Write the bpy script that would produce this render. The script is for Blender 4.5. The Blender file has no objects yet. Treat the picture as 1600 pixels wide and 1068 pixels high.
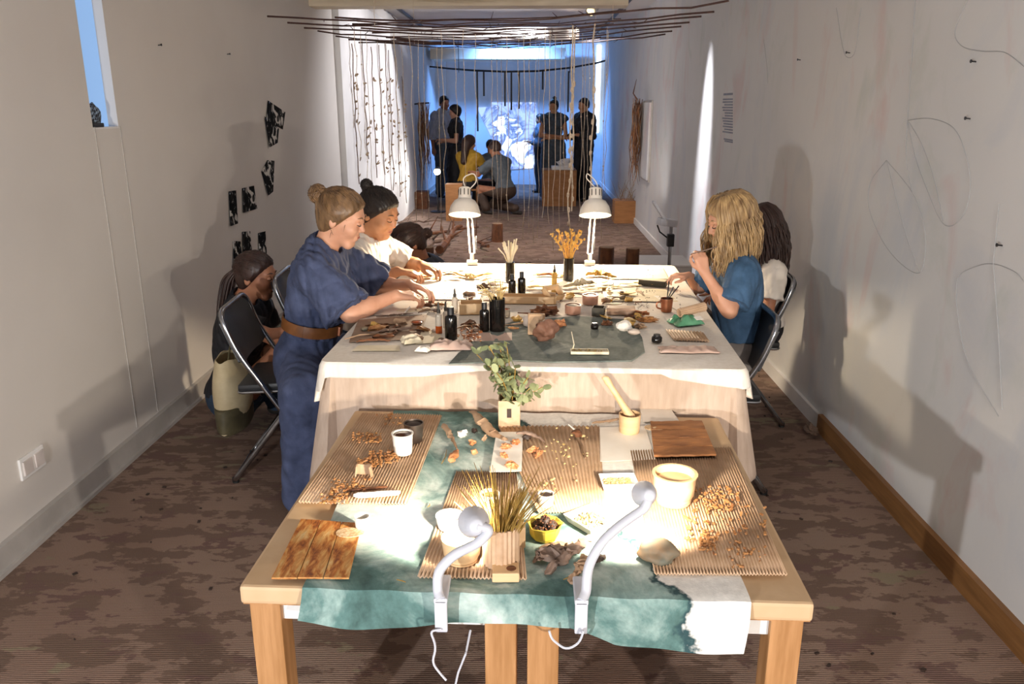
import bpy, bmesh, math, random
import numpy as np
from mathutils import Vector, Matrix, noise as mnoise

random.seed(7); np.random.seed(7)
scene = bpy.context.scene
COL = scene.collection
R = math.radians

# ------------------------------------------------------------------ camera
F_PX = 1255.0; PITCH = R(16.4); YAW = R(1.14); CAM_H = 1.6
cam_d = bpy.data.cameras.new('camera'); cam = bpy.data.objects.new('camera', cam_d); COL.objects.link(cam)
cam_d.sensor_width = 36.0; cam_d.lens = F_PX / 1600 * 36.0; cam_d.clip_end = 100
cam.location = (0, 0, CAM_H); cam.rotation_euler = (R(90) - PITCH, 0, YAW)
scene.camera = cam

def ray(u, v):
    x = (u - 800) / F_PX; y = (v - 534) / F_PX
    f = math.cos(PITCH) - y * math.sin(PITCH); d = math.sin(PITCH) + y * math.cos(PITCH)
    return Vector((x * math.cos(YAW) - f * math.sin(YAW), x * math.sin(YAW) + f * math.cos(YAW), -d))
def P(u, v, z=0.0):                       # a pixel on a horizontal surface
    r = ray(u, v); t = (z - CAM_H) / r.z; return Vector((r.x * t, r.y * t, z))
def PY(u, v, Y):                          # a pixel on a plane across the room
    r = ray(u, v); t = Y / r.y; return Vector((r.x * t, Y, CAM_H + r.z * t))
def PX(u, v, X):                          # a pixel on a side wall
    r = ray(u, v); t = X / r.x; return Vector((X, r.y * t, CAM_H + r.z * t))

# ------------------------------------------------------------------ view, world, room lights
vs = scene.view_settings
vs.view_transform = 'Standard'; vs.look = 'None'; vs.gamma = 1.0; vs.use_curve_mapping = False
vs.exposure = 0.0
scene.cycles.use_denoising = True
scene.cycles.max_bounces = 6
scene.cycles.sample_clamp_indirect = 4.0
world = bpy.data.worlds.new('world'); scene.world = world; world.use_nodes = True
world.node_tree.nodes['Background'].inputs[0].default_value = (0.62, 0.78, 1.0, 1)
world.node_tree.nodes['Background'].inputs[1].default_value = 0.5

def light(name, kind, loc, power, color, radius=0.03, target=None, angle=60, blend=0.5, size=None):
    d = bpy.data.lights.new(name, kind); o = bpy.data.objects.new(name, d); COL.objects.link(o)
    o.location = loc; d.energy = power; d.color = color
    if kind in ('POINT', 'SPOT'): d.shadow_soft_size = radius
    if kind == 'SPOT': d.spot_size = R(angle); d.spot_blend = blend
    if kind == 'AREA': d.shape = 'RECTANGLE'; d.size, d.size_y = size
    if target is not None:
        o.rotation_euler = (Vector(target) - Vector(loc)).to_track_quat('-Z', 'Y').to_euler()
    return o
WARM = (1.0, 0.80, 0.56); WARM2 = (1.0, 0.87, 0.70); COOL = (0.80, 0.89, 1.0); BLUE = (0.13, 0.36, 1.0)
# two floodlights on the near side of the room: the shadows of table edge, leg and lamps on both walls come from them
light('floodlight', 'SPOT', (-1.15, -0.50, 0.86), 215, (0.95, 0.95, 0.96), 0.022, (0.6, 3.2, 0.9), 125, 0.6)
light('floodlight', 'SPOT', (1.20, -0.62, 0.90), 200, (1.0, 0.90, 0.80), 0.022, (-0.9, 3.2, 0.95), 125, 0.6)
# unseen overhead fill, added for soft ambient light
for yy, pw in ((-0.6, 4), (2.6, 3), (5.8, 5)):
    light('ceiling_fill_light', 'AREA', (-0.15, yy, 2.74), pw, (1.0, 0.93, 0.86), size=(0.5, 0.5), target=(-0.15, yy, 0))
# spots at the far end
for yy, pw in ((8.9, 260), (11.0, 260)):
    light('wall_wash_spot', 'SPOT', (0.35, yy, 2.66), pw, (0.96, 0.95, 1.0), 0.04, target=(-1.88, yy + 0.2, 1.25), angle=92, blend=0.9)
light('ceiling_fill_spot', 'SPOT', (1.25, 8.6, 0.25), 90, (1.0, 0.93, 0.87), 0.05, target=(-0.2, 10.6, 2.8), angle=110, blend=0.9)  # added fill, aimed upward to brighten the far ceiling
o = light('profile_spot', 'SPOT', (0.35, 7.02, 2.62), 420, (0.93, 0.93, 1.0), 0.03, target=(1.51, 7.12, 0.95), angle=66, blend=1.0); o.scale = (0.3, 1, 1)
light('blue_fill_spot', 'SPOT', (-0.3, 15.1, 2.72), 640, BLUE, 0.08, target=(-0.3, 17.1, 1.0), angle=140, blend=0.8)  # added blue fill behind the visitors, tints the end wall
light('track_spot', 'SPOT', (0.5, 8.2, 2.68), 300, (1.0, 0.86, 0.76), 0.04, target=(0.0, 10.2, 0.0), angle=75, blend=0.8)
light('track_spot', 'SPOT', (0.6, 11.2, 2.68), 260, (1.0, 0.82, 0.7), 0.04, target=(0.2, 12.9, 0.0), angle=70, blend=0.8)

# ------------------------------------------------------------------ materials
def srgb(c):
    if isinstance(c, str):
        c = c.lstrip('#'); c = tuple(int(c[i:i + 2], 16) / 255 for i in (0, 2, 4))
    return tuple((x / 12.92 if x <= 0.04045 else ((x + 0.055) / 1.055) ** 2.4) for x in c)
class NT:
    def __init__(s, name):
        s.m = bpy.data.materials.new(name); s.m.use_nodes = True; s.t = s.m.node_tree
        s.bsdf = s.t.nodes['Principled BSDF']; s.out = s.t.nodes['Material Output']
    def n(s, typ, **kw):
        o = s.t.nodes.new(typ)
        for k, v in kw.items():
            if k.startswith('_'): setattr(o, k[1:], v)
            else:
                key = int(k[1:]) if k[0] == 'i' and k[1:].isdigit() else k.replace('__', ' ')
                if hasattr(v, 'is_output'): s.t.links.new(v, o.inputs[key])
                else: o.inputs[key].default_value = v
        return o
    def l(s, a, b): s.t.links.new(a, b)
    def coord(s, scale=(1, 1, 1), kind='Object', rot=(0, 0, 0)):
        c = s.n('ShaderNodeTexCoord'); m = s.n('ShaderNodeMapping'); s.l(c.outputs[kind], m.inputs[0])
        m.inputs['Scale'].default_value = scale; m.inputs['Rotation'].default_value = rot
        return m.outputs[0]
    def noise(s, vec, scale=5, detail=4, rough=0.55, dist=0.0):
        n = s.n('ShaderNodeTexNoise', Scale=scale, Detail=detail, Roughness=rough, Distortion=dist); s.l(vec, n.inputs['Vector'])
        return n.outputs['Fac']
    def ramp(s, fac, stops, interp='LINEAR'):
        r = s.n('ShaderNodeValToRGB'); s.l(fac, r.inputs[0]); cr = r.color_ramp; cr.interpolation = interp
        while len(cr.elements) < len(stops): cr.elements.new(0.5)
        for e, (p, c) in zip(cr.elements, stops):
            e.position = p; e.color = (*c, 1) if len(c) == 3 else c
        return r.outputs[0]
    def mix(s, fac, a, b, mode='MIX'):
        m = s.n('ShaderNodeMix', _data_type='RGBA', _blend_type=mode)
        for sock, v in ((m.inputs[0], fac), (m.inputs[6], a), (m.inputs[7], b)):
            if hasattr(v, 'is_output'): s.l(v, sock)
            else: sock.default_value = v if not isinstance(v, tuple) or len(v) == 4 else (*v, 1)
        return m.outputs[2]
    def math(s, op, a, b=0.0, clamp=False):
        m = s.n('ShaderNodeMath', _operation=op, _use_clamp=clamp)
        for i, v in enumerate((a, b)):
            if hasattr(v, 'is_output'): s.l(v, m.inputs[i])
            else: m.inputs[i].default_value = v
        return m.outputs[0]
    def bump(s, h, strength=0.3, dist=0.01):
        b = s.n('ShaderNodeBump', Strength=strength, Distance=dist); s.l(h, b.inputs['Height']); s.l(b.outputs[0], s.bsdf.inputs['Normal'])
    def col(s, v):
        if hasattr(v, 'is_output'): s.l(v, s.bsdf.inputs['Base Color'])
        else: s.bsdf.inputs['Base Color'].default_value = (*v, 1)
_M = {}
def M(name, c1, c2=None, rough=0.65, metal=0.0, scale=12, detail=4, stretch=(1, 1, 1), bump=0.0, bscale=None, lo=0.35, hi=0.65, emit=None, alpha=None, trans=0.0, sheen=0.0, bdist=0.004):
    """a plain surface with mottled colour, optional relief"""
    if name in _M: return _M[name]
    t = NT(name); a = srgb(c1); b = srgb(c2) if c2 else tuple(x * 0.8 for x in a)
    v = t.coord(stretch); n = t.noise(v, scale, detail)
    t.col(t.ramp(n, [(lo, a), (hi, b)]))
    t.bsdf.inputs['Roughness'].default_value = rough; t.bsdf.inputs['Metallic'].default_value = metal
    if bump: t.bump(t.noise(v, bscale or scale * 3, 3), bump, bdist)
    if emit: t.bsdf.inputs['Emission Color'].default_value = (*srgb(emit[0]), 1); t.bsdf.inputs['Emission Strength'].default_value = emit[1]
    if trans: t.bsdf.inputs['Transmission Weight'].default_value = trans; t.bsdf.inputs['IOR'].default_value = 1.3
    if alpha is not None: t.bsdf.inputs['Alpha'].default_value = alpha
    if sheen: t.bsdf.inputs['Sheen Weight'].default_value = sheen
    _M[name] = t.m
    return t.m

# ------------------------------------------------------------------ mesh building
def rotm(rx=0, ry=0, rz=0):
    return Matrix.Rotation(R(rz), 3, 'Z') @ Matrix.Rotation(R(ry), 3, 'Y') @ Matrix.Rotation(R(rx), 3, 'X')
def frame_to(d):
    d = Vector(d).normalized(); a = Vector((0, 0, 1)) if abs(d.z) < 0.9 else Vector((1, 0, 0))
    x = a.cross(d).normalized(); y = d.cross(x); return x, y, d
class B:
    def __init__(s): s.v = []; s.f = []
    def raw(s, vs_, fs):
        o = len(s.v); s.v += [tuple(p) for p in vs_]; s.f += [tuple(i + o for i in f) for f in fs]; return s
    def box(s, c, size, rot=None, bev=0.0):
        hx, hy, hz = (x / 2 for x in size); c = Vector(c)
        if bev <= 0:
            pts = [Vector((x, y, z)) for x in (-hx, hx) for y in (-hy, hy) for z in (-hz, hz)]
            fs = [(0, 1, 3, 2), (4, 6, 7, 5), (0, 4, 5, 1), (2, 3, 7, 6), (0, 2, 6, 4), (1, 5, 7, 3)]
        else:
            bm = bmesh.new(); bmesh.ops.create_cube(bm, size=1.0)
            for v in bm.verts: v.co = Vector((v.co.x * size[0], v.co.y * size[1], v.co.z * size[2]))
            bmesh.ops.bevel(bm, geom=bm.edges[:], offset=bev, segments=2, affect='EDGES', profile=0.6)
            bm.verts.index_update(); pts = [v.co.copy() for v in bm.verts]; fs = [[v.index for v in f.verts] for f in bm.faces]; bm.free()
        if rot is not None: pts = [rot @ p for p in pts]
        return s.raw([p + c for p in pts], fs)
    def tube(s, pts, rad, n=8, closed=False, flat=1.0, cap=True):
        pts = [Vector(p) for p in pts]; m = len(pts)
        rad = [rad] * m if isinstance(rad, (int, float)) else list(rad)
        vs_, fs = [], []; px = None
        for i, p in enumerate(pts):
            a = pts[(i - 1) % m] if (i or closed) else p; b = pts[(i + 1) % m] if (i < m - 1 or closed) else p
            d = (b - a)
            if d.length < 1e-9: d = Vector((0, 0, 1))
            d.normalize()
            if px is None: px, _, _ = frame_to(d)
            px = (px - d * px.dot(d))
            if px.length < 1e-6: px, _, _ = frame_to(d)
            px.normalize(); py = d.cross(px)
            for k in range(n):
                t = 2 * math.pi * k / n
                vs_.append(p + px * math.cos(t) * rad[i] + py * math.sin(t) * rad[i] * flat)
        for i in range(m if closed else m - 1):
            j = (i + 1) % m
            for k in range(n):
                fs.append((i * n + k, i * n + (k + 1) % n, j * n + (k + 1) % n, j * n + k))
        if cap and not closed:
            fs.append(tuple(reversed(range(n)))); fs.append(tuple((m - 1) * n + k for k in range(n)))
        return s.raw(vs_, fs)
    def cyl(s, a, b, ra, rb=None, n=16):
        return s.tube([a, b], [ra, ra if rb is None else rb], n)
    def lathe(s, c, prof, n=24, axis=(0, 0, 1), wob=0.0):
        x, y, d = frame_to(axis); c = Vector(c); vs_, fs = [], []
        for i, (r, z) in enumerate(prof):
            for k in range(n):
                t = 2 * math.pi * k / n; rr = r * (1 + wob * math.sin(3 * t + i))
                vs_.append(c + x * math.cos(t) * rr + y * math.sin(t) * rr + d * z)
        for i in range(len(prof) - 1):
            for k in range(n):
                fs.append((i * n + k, i * n + (k + 1) % n, (i + 1) * n + (k + 1) % n, (i + 1) * n + k))
        if prof[0][0] > 1e-5: fs.append(tuple(reversed(range(n))))
        if prof[-1][0] > 1e-5: fs.append(tuple((len(prof) - 1) * n + k for k in range(n)))
        return s.raw(vs_, fs)
    def blob(s, c, r, rot=None, sub=2, amp=0.0, freq=3.0, seed=0):
        bm = bmesh.new(); bmesh.ops.create_icosphere(bm, subdivisions=sub, radius=1.0); c = Vector(c)
        bm.verts.index_update(); pts = []
        for v in bm.verts:
            p = v.co.copy()
            if amp: p *= 1 + amp * mnoise.noise(p * freq * 0.5 + Vector((seed * 7.3, seed * 1.7, seed))) * 1.6
            p = Vector((p.x * r[0], p.y * r[1], p.z * r[2]))
            pts.append((rot @ p if rot is not None else p) + c)
        fs = [[v.index for v in f.verts] for f in bm.faces]; bm.free()
        return s.raw(pts, fs)
    def prism(s, poly, z0, z1):
        n = len(poly)
        pts = [(x, y, z0) for x, y in poly] + [(x, y, z1) for x, y in poly]
        fs = [tuple(reversed(range(n))), tuple(range(n, 2 * n))] + [(i, (i + 1) % n, n + (i + 1) % n, n + i) for i in range(n)]
        return s.raw(pts, fs)
    def grid(s, fn, nu, nv, thick=0.0):
        """surface fn(u,v) -> point over the unit square, thickened downwards"""
        pts = [Vector(fn(i / nu, j / nv)) for i in range(nu + 1) for j in range(nv + 1)]; w = nv + 1
        fs = [(i * w + j, (i + 1) * w + j, (i + 1) * w + j + 1, i * w + j + 1) for i in range(nu) for j in range(nv)]
        if thick:
            nrm = [Vector((0, 0, 0)) for _ in pts]
            for f in fs:
                q = (pts[f[2]] - pts[f[0]]).cross(pts[f[3]] - pts[f[1]])
                for k in f: nrm[k] += q
            o = len(pts); pts += [p - m.normalized() * thick for p, m in zip(pts[:o], nrm)]
            fs += [tuple(reversed([k + o for k in f])) for f in fs]
            rim = [i * w for i in range(nu + 1)] + [nu * w + j for j in range(1, w)] + [i * w + nv for i in range(nu - 1, -1, -1)] + [j for j in range(nv - 1, 0, -1)]
            for a, b in zip(rim, rim[1:] + rim[:1]): fs.append((b, a, a + o, b + o))
        return s.raw(pts, fs)
    def build(s, name, mat, parent=None, smooth=False, world=True, origin=None):
        me = bpy.data.meshes.new(name)
        if parent is not None: off = WLOC.get(parent.name, Vector((0, 0, 0))) if world else Vector((0, 0, 0))
        elif origin is not None: off = Vector(origin)
        else:
            a = np.array(s.v); off = Vector(((a[:, 0].min() + a[:, 0].max()) / 2, (a[:, 1].min() + a[:, 1].max()) / 2, a[:, 2].min()))
        me.from_pydata([(p[0] - off.x, p[1] - off.y, p[2] - off.z) for p in s.v], [], s.f); me.update()
        o = bpy.data.objects.new(name, me); COL.objects.link(o)
        if mat is not None: me.materials.append(mat)
        if smooth:
            me.polygons.foreach_set('use_smooth', [True] * len(me.polygons))
            if smooth != 'all': me.set_sharp_from_angle(angle=R(40))
        if parent is not None:
            o.parent = parent; WLOC[o.name] = off if world else Vector((0, 0, 0))
            if not world: WLOC[o.name] = Vector((0, 0, 0))
        else:
            o.location = off; WLOC[o.name] = off
        return o
WLOC = {}
def tag(o, label, cat, group=None, kind=None):
    o['label'] = label; o['category'] = cat
    if group: o['group'] = group
    if kind: o['kind'] = kind
    return o
def thing(name, label, cat, loc=(0, 0, 0), group=None, rz=0.0):
    o = bpy.data.objects.new(name, None); COL.objects.link(o); o.empty_display_size = 0.05
    o.location = loc; o.rotation_euler = (0, 0, rz); WLOC[o.name] = Vector(loc)
    return tag(o, label, cat, group)
def structure(o, label=None):
    o['kind'] = 'structure'
    if label: o['label'] = label
    return o
def copy_tree(o, loc=None, rz=None, parent=None, label=None):
    c = o.copy(); COL.objects.link(c); c.parent = parent
    if loc is not None: c.location = loc
    if rz is not None: c.rotation_euler = (0, 0, rz)
    if label: c['label'] = label
    for ch in [x for x in bpy.data.objects if x.parent == o]: copy_tree(ch, parent=c)
    return c

# ------------------------------------------------------------------ smooth solids (signed distance -> one continuous mesh)
def _cap(p, a, b, ra, rb):
    a = np.asarray(a, np.float32); ba = np.asarray(b, np.float32) - a
    pa = p - a; h = np.clip(pa @ ba / max(float(ba @ ba), 1e-9), 0, 1)
    return np.linalg.norm(pa - h[:, None] * ba, axis=1) - (ra + (rb - ra) * h)
def _ell(p, c, r, rot=None):
    q = p - np.asarray(c, np.float32)
    if rot is not None: q = q @ np.asarray(rot, np.float32)      # columns of rot are the axes
    r = np.asarray(r, np.float32); k0 = np.linalg.norm(q / r, axis=1); k1 = np.linalg.norm(q / (r * r), axis=1)
    return np.where(k1 > 1e-6, k0 * (k0 - 1) / np.maximum(k1, 1e-6), -r.min())
def _half(p, c, n): return (p - np.asarray(c, np.float32)) @ np.asarray(Vector(n).normalized(), np.float32)
def sdf_eval(p, ops):
    d = np.full(len(p), 1e3, np.float32)
    for op in ops:
        kind, k, shape = op[0], op[1], op[2]; a = op[3:]
        e = _cap(p, *a) if shape == 'cap' else _ell(p, *a) if shape == 'ell' else _half(p, *a) if shape == 'half' else a[0](p)
        if kind == 'u':
            if k > 0: h = np.clip(0.5 + 0.5 * (e - d) / k, 0, 1); d = e * (1 - h) + d * h - k * h * (1 - h)
            else: d = np.minimum(d, e)
        elif kind == 's':
            e = -e
            if k > 0: h = np.clip(0.5 - 0.5 * (e - d) / k, 0, 1); d = (e * (1 - h) + d * h) + k * h * (1 - h)
            else: d = np.maximum(d, e)
        elif kind == 'i':
            if k > 0: h = np.clip(0.5 - 0.5 * (e - d) / k, 0, 1); d = (e * (1 - h) + d * h) + k * h * (1 - h)
            else: d = np.maximum(d, e)
        elif kind == 'd': d = d + e
    return d
def sdf_mesh(ops, lo, hi, h, blk=6):
    lo = np.array(lo, np.float32); hi = np.array(hi, np.float32)
    nb = np.ceil((hi - lo) / (h * blk)).astype(int) + 1; n = nb * blk
    ci = np.stack(np.meshgrid(*[np.arange(k) for k in nb], indexing='ij'), -1).reshape(-1, 3)
    cd = sdf_eval((lo + (ci * blk + (blk - 1) / 2) * h).astype(np.float32), ops)
    V = np.empty((nb[0], nb[1], nb[2], blk, blk, blk), np.float32)
    V[:] = np.where(cd > 0, 1.0, -1.0).reshape(*nb, 1, 1, 1)
    near = np.abs(cd) < h * blk * 1.0 + 0.006; sel = ci[near]
    loc = np.stack(np.meshgrid(*[np.arange(blk)] * 3, indexing='ij'), -1).reshape(-1, 3)
    key = sel // 4; order = np.lexsort((key[:, 2], key[:, 1], key[:, 0])); sel = sel[order]; key = key[order]
    cut = np.flatnonzero(np.any(np.diff(key, axis=0) != 0, axis=1)) + 1; out = []
    for g in np.split(sel, cut):                        # drop the pieces that are far from this group of blocks
        pts = (lo + (g[:, None, :] * blk + loc[None]) * h).reshape(-1, 3).astype(np.float32)
        c = ((pts.min(0) + pts.max(0)) / 2)[None]; rad = float(np.linalg.norm(pts.max(0) - pts.min(0))) / 2
        ds = [float(sdf_eval(c, [o])[0]) if o[0] == 'u' and o[2] in ('cap', 'ell') else -1e3 for o in ops]
        us = [d_ for d_, o in zip(ds, ops) if o[0] == 'u' and o[2] in ('cap', 'ell')]; dm = min(us) if us else 0
        out.append(sdf_eval(pts, [o for d_, o in zip(ds, ops) if d_ < dm + 2 * rad + o[1] * 2 + 0.01]))
    out = np.concatenate(out)
    V[sel[:, 0], sel[:, 1], sel[:, 2]] = out.reshape(-1, blk, blk, blk)
    V = V.transpose(0, 3, 1, 4, 2, 5).reshape(*n)
    V[V == 0] = 1e-6
    S = V < 0; mix = np.zeros(np.array(n) - 1, bool); cnt = np.zeros(np.array(n) - 1, np.int8)
    offs = [(i, j, k) for i in (0, 1) for j in (0, 1) for k in (0, 1)]
    sl = lambda A, o: A[o[0]:A.shape[0] - 1 + o[0], o[1]:A.shape[1] - 1 + o[1], o[2]:A.shape[2] - 1 + o[2]]
    for o in offs: cnt += sl(S, o)
    mix = (cnt > 0) & (cnt < 8)
    idx = -np.ones(mix.shape, np.int64); cells = np.argwhere(mix); idx[mix] = np.arange(len(cells))
    cv = np.stack([V[cells[:, 0] + o[0], cells[:, 1] + o[1], cells[:, 2] + o[2]] for o in offs], 1)
    acc = np.zeros((len(cells), 3)); num = np.zeros(len(cells))
    for a in range(8):
        for b in range(a + 1, 8):
            oa, ob = np.array(offs[a]), np.array(offs[b])
            if np.abs(oa - ob).sum() != 1: continue
            va, vb = cv[:, a], cv[:, b]; x = (va < 0) != (vb < 0)
            t = np.where(x, va / np.where(x, va - vb, 1), 0)
            acc[x] += (oa + (ob - oa) * t[:, None])[x]; num[x] += 1
    verts = lo + (cells + acc / num[:, None]) * h
    faces = []
    for ax in range(3):
        o = [0, 0, 0]; o[ax] = 1
        A = S[:S.shape[0] - o[0], :S.shape[1] - o[1], :S.shape[2] - o[2]]; Bq = S[o[0]:, o[1]:, o[2]:]
        e = np.argwhere(A != Bq); u, w = (ax + 1) % 3, (ax + 2) % 3
        ok = (e[:, u] > 0) & (e[:, w] > 0) & (e[:, u] < mix.shape[u]) & (e[:, w] < mix.shape[w]) & (e[:, ax] < mix.shape[ax]); e = e[ok]
        def at(du, dw):
            q = e.copy(); q[:, u] += du; q[:, w] += dw; return idx[q[:, 0], q[:, 1], q[:, 2]]
        q = np.stack([at(-1, -1), at(0, -1), at(0, 0), at(-1, 0)], 1)
        flip = ~A[e[:, 0], e[:, 1], e[:, 2]]; q[flip] = q[flip][:, ::-1]
        faces.append(q)
    q = np.concatenate(faces); q = q[(q >= 0).all(1)]
    return verts, q
def bounds(ops, pad=0.03):
    lo = np.full(3, 1e9); hi = -lo
    for op in ops:
        if op[0] != 'u': continue
        if op[2] == 'cap':
            for c, r in ((op[3], op[5]), (op[4], op[6])): c = np.array(c); lo = np.minimum(lo, c - r); hi = np.maximum(hi, c + r)
        elif op[2] == 'ell':
            c = np.array(op[3]); r = max(op[4]); lo = np.minimum(lo, c - r); hi = np.maximum(hi, c + r)
    return lo - pad, hi + pad
def solid(ops, h, pad=0.03, extra=()):
    lo, hi = bounds(list(ops) + [('u', 0, 'ell', c, (r, r, r)) for c, r in extra], pad); v, q = sdf_mesh(ops, lo, hi, h)
    b = B(); b.v = [tuple(x) for x in v.tolist()]; b.f = [tuple(x) for x in q.tolist()]
    return b

# ================================================================== THE ROOM
XL, XR, YB, YF, ZC = -1.88, 1.51, -2.6, 17.2, 2.8
def floor_mat():
    t = NT('carpet_floor'); v = t.coord((1.0, 1.9, 1.0))
    n1 = t.noise(v, 6.2, 5, 0.6, 0.15); n2 = t.noise(t.coord((1.3, 2.6, 1)), 4.3, 5, 0.6, 0.2); n3 = t.noise(t.coord((1, 1, 1)), 1.1, 3)
    base = t.ramp(n3, [(0.3, srgb('#876c5e')), (0.7, srgb('#947d6d'))])
    c = t.mix(t.ramp(n1, [(0.505, (0, 0, 0)), (0.525, (1, 1, 1))]), base, srgb('#735c4e'))
    c = t.mix(t.ramp(n2, [(0.585, (0, 0, 0)), (0.605, (1, 1, 1))]), c, srgb('#71574e'))
    c = t.mix(t.ramp(t.noise(t.coord((1, 2.2, 1)), 3.1, 5, 0.6, 0.2), [(0.62, (0, 0, 0)), (0.64, (1, 1, 1))]), c, srgb('#8b7d66'))
    w = t.n('ShaderNodeTexWave', _bands_direction='Y', Scale=36.0, Distortion=0.6, Detail=2.0); t.l(t.coord(), w.inputs['Vector'])
    c = t.mix(0.16, c, w.outputs['Color'], 'MULTIPLY'); fine = t.noise(t.coord(), 260, 2)
    c = t.mix(0.35, c, t.ramp(fine, [(0.3, (0.55,) * 3), (0.7, (1.1,) * 3)]), 'MULTIPLY')
    t.col(c); t.bsdf.inputs['Roughness'].default_value = 0.95
    t.bump(t.math('ADD', w.outputs['Fac'], fine), 0.35, 0.004)
    return t.m
def wall_mat(name, a, b, washes=False):
    t = NT(name); v = t.coord()
    c = t.ramp(t.noise(v, 0.9, 4), [(0.3, srgb(a)), (0.7, srgb(b))])
    if washes:
        for sc, col, lo in ((0.9, '#cdb6b4', 0.56), (1.25, '#bfc4bd', 0.57), (0.75, '#c2c6cc', 0.54)):
            vv = t.coord((1, 1.5, 0.8), rot=(sc * 3, 0, sc))
            c = t.mix(t.math('MULTIPLY', t.ramp(t.noise(vv, sc * 1.7, 6, 0.6, 0.7), [(lo, (0, 0, 0)), (lo + 0.13, (1, 1, 1))]), 0.65), c, srgb(col))
    t.col(c); t.bsdf.inputs['Roughness'].default_value = 0.8
    t.bump(t.noise(v, 55, 3), 0.10, 0.004)
    return t.m
m_floor = floor_mat()
m_wl = wall_mat('painted_plaster', '#d8d3cd', '#cfc9c2'); m_wr = wall_mat('painted_plaster_with_washes', '#d6d5d3', '#cccccb', True)
m_ceil = M('ceiling_paint', '#cfc8c4', '#c4bdb9', scale=2); m_trim = M('trim_paint', '#b9b4ae', '#aaa59f', scale=6)
m_cream = M('cream_paint', '#e8d9c0', '#e0cfb4', scale=3); m_white = M('white_paint', '#e6e4e2', '#dcdad8', scale=3)
m_oak = M('oak_trim', '#8d6338', '#75502a', scale=7, stretch=(6, 0.6, 6), rough=0.5)

structure(B().box((0, (YB + YF) / 2, -0.05), (4.6, YF - YB, 0.1)).build('floor', m_floor), 'brown camouflage-patterned carpet floor')
SY0, SY1, SZ0, SZ1 = 3.55, 3.775, 1.5, 2.6
b = B(); wx = XL - 0.125
b.box((wx, (YB + SY0) / 2, ZC / 2), (0.25, SY0 - YB, ZC)); b.box((wx, (SY1 + YF) / 2, ZC / 2), (0.25, YF - SY1, ZC))
b.box((wx, (SY0 + SY1) / 2, SZ0 / 2), (0.25, SY1 - SY0, SZ0)); b.box((wx, (SY0 + SY1) / 2, (SZ1 + ZC) / 2), (0.25, SY1 - SY0, ZC - SZ1))
structure(b.build('wall_left', m_wl), 'long off-white gallery wall with a slit window')
structure(B().box((XR + 0.1, (YB + YF) / 2, ZC / 2), (0.2, YF - YB, ZC)).build('wall_right', m_wr), 'long pale gallery wall with faint washes')
structure(B().box((-0.18, YF + 0.1, ZC / 2), (4.2, 0.2, ZC)).build('wall_back', m_white), 'far end wall lit blue')
structure(B().box((-0.18, (YB + YF) / 2, ZC + 0.05), (4.2, YF - YB, 0.1)).build('ceiling', m_ceil), 'grey-white ceiling')
# slit window in the left wall
def emis(name, c, s):
    t = NT(name); t.bsdf.inputs['Base Color'].default_value = (0.02, 0.02, 0.02, 1)
    n = t.noise(t.coord(), 1.2, 2); t.l(t.ramp(n, [(0.2, srgb(c)), (0.8, tuple(x * 0.85 for x in srgb(c)))]), t.bsdf.inputs['Emission Color'])
    t.bsdf.inputs['Emission Strength'].default_value = s; return t.m
m_sky = emis('daylight_pane', '#8fb8ea', 1.0)
w = structure(B().box((XL - 0.055, (SY0 + SY1) / 2, (SZ0 + SZ1) / 2), (0.02, SY1 - SY0, SZ1 - SZ0)).build('window_1', m_sky), 'tall narrow slit window showing blue daylight')
B().box((XL - 0.022, (SY0 + SY1) / 2, SZ0 + 0.004), (0.046, SY1 - SY0, 0.008)).build('window_sill', m_white, w)
for yy in (SY0 + 0.012, SY1 + 0.012):           # panel seams under the slit
    structure(B().box((XL, yy, SZ0 / 2 + 0.06), (0.006, 0.005, SZ0 - 0.1)).build('trim_%d' % (1 if yy < 3.6 else 2), m_trim))
b = B().box((XL + 0.012, (YB + YF) / 2, 0.05), (0.024, YF - YB, 0.10)); b.box((XL + 0.019, (YB + YF) / 2, 0.008), (0.038, YF - YB, 0.016))
structure(b.build('baseboard_left', m_trim), 'pale grey skirting along the left wall')
structure(B().box((XR - 0.012, (YB + 3.86) / 2, 0.045), (0.024, 3.86 - YB, 0.09)).build('baseboard_right', m_oak), 'oak skirting along the right wall')
structure(B().box((XR - 0.009, (3.87 + YF) / 2, 0.04), (0.018, YF - 3.87, 0.08)).build('trim_3', m_white), 'white skirting farther along the right wall')
# beams and panels at the far end
zb = PY(720, 9, 7.35).z
structure(B().box((-0.52, 7.47, (zb + ZC) / 2), (2.72, 0.24, ZC - zb)).build('trim_4', m_cream), 'cream ceiling beam over the twigs')
def face_box(name, u0, v0, u1, v1, Y, th, m, lab):
    a, c = PY(u0, v0, Y), PY(u1, v1, Y)
    return structure(B().box(((a.x + c.x) / 2, Y + th / 2, (a.z + c.z) / 2), (abs(c.x - a.x), th, abs(c.z - a.z))).build(name, m), lab)
face_box('trim_5', 608, 43, 905, 61, 11.2, 0.2, m_white, 'white lowered ceiling beam'); face_box('trim_6', 672, 75, 883, 92, 15.6, 0.9, m_cream, 'cream box beam before the end wall')
face_box('trim_7', 655, 100, 673, 300, 15.9, 0.25, m_cream, 'cream pilaster at the far left'); face_box('trim_8', 674, 92, 700, 292, 17.05, 0.14, m_white, 'blue-lit pilaster on the end wall')
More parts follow.
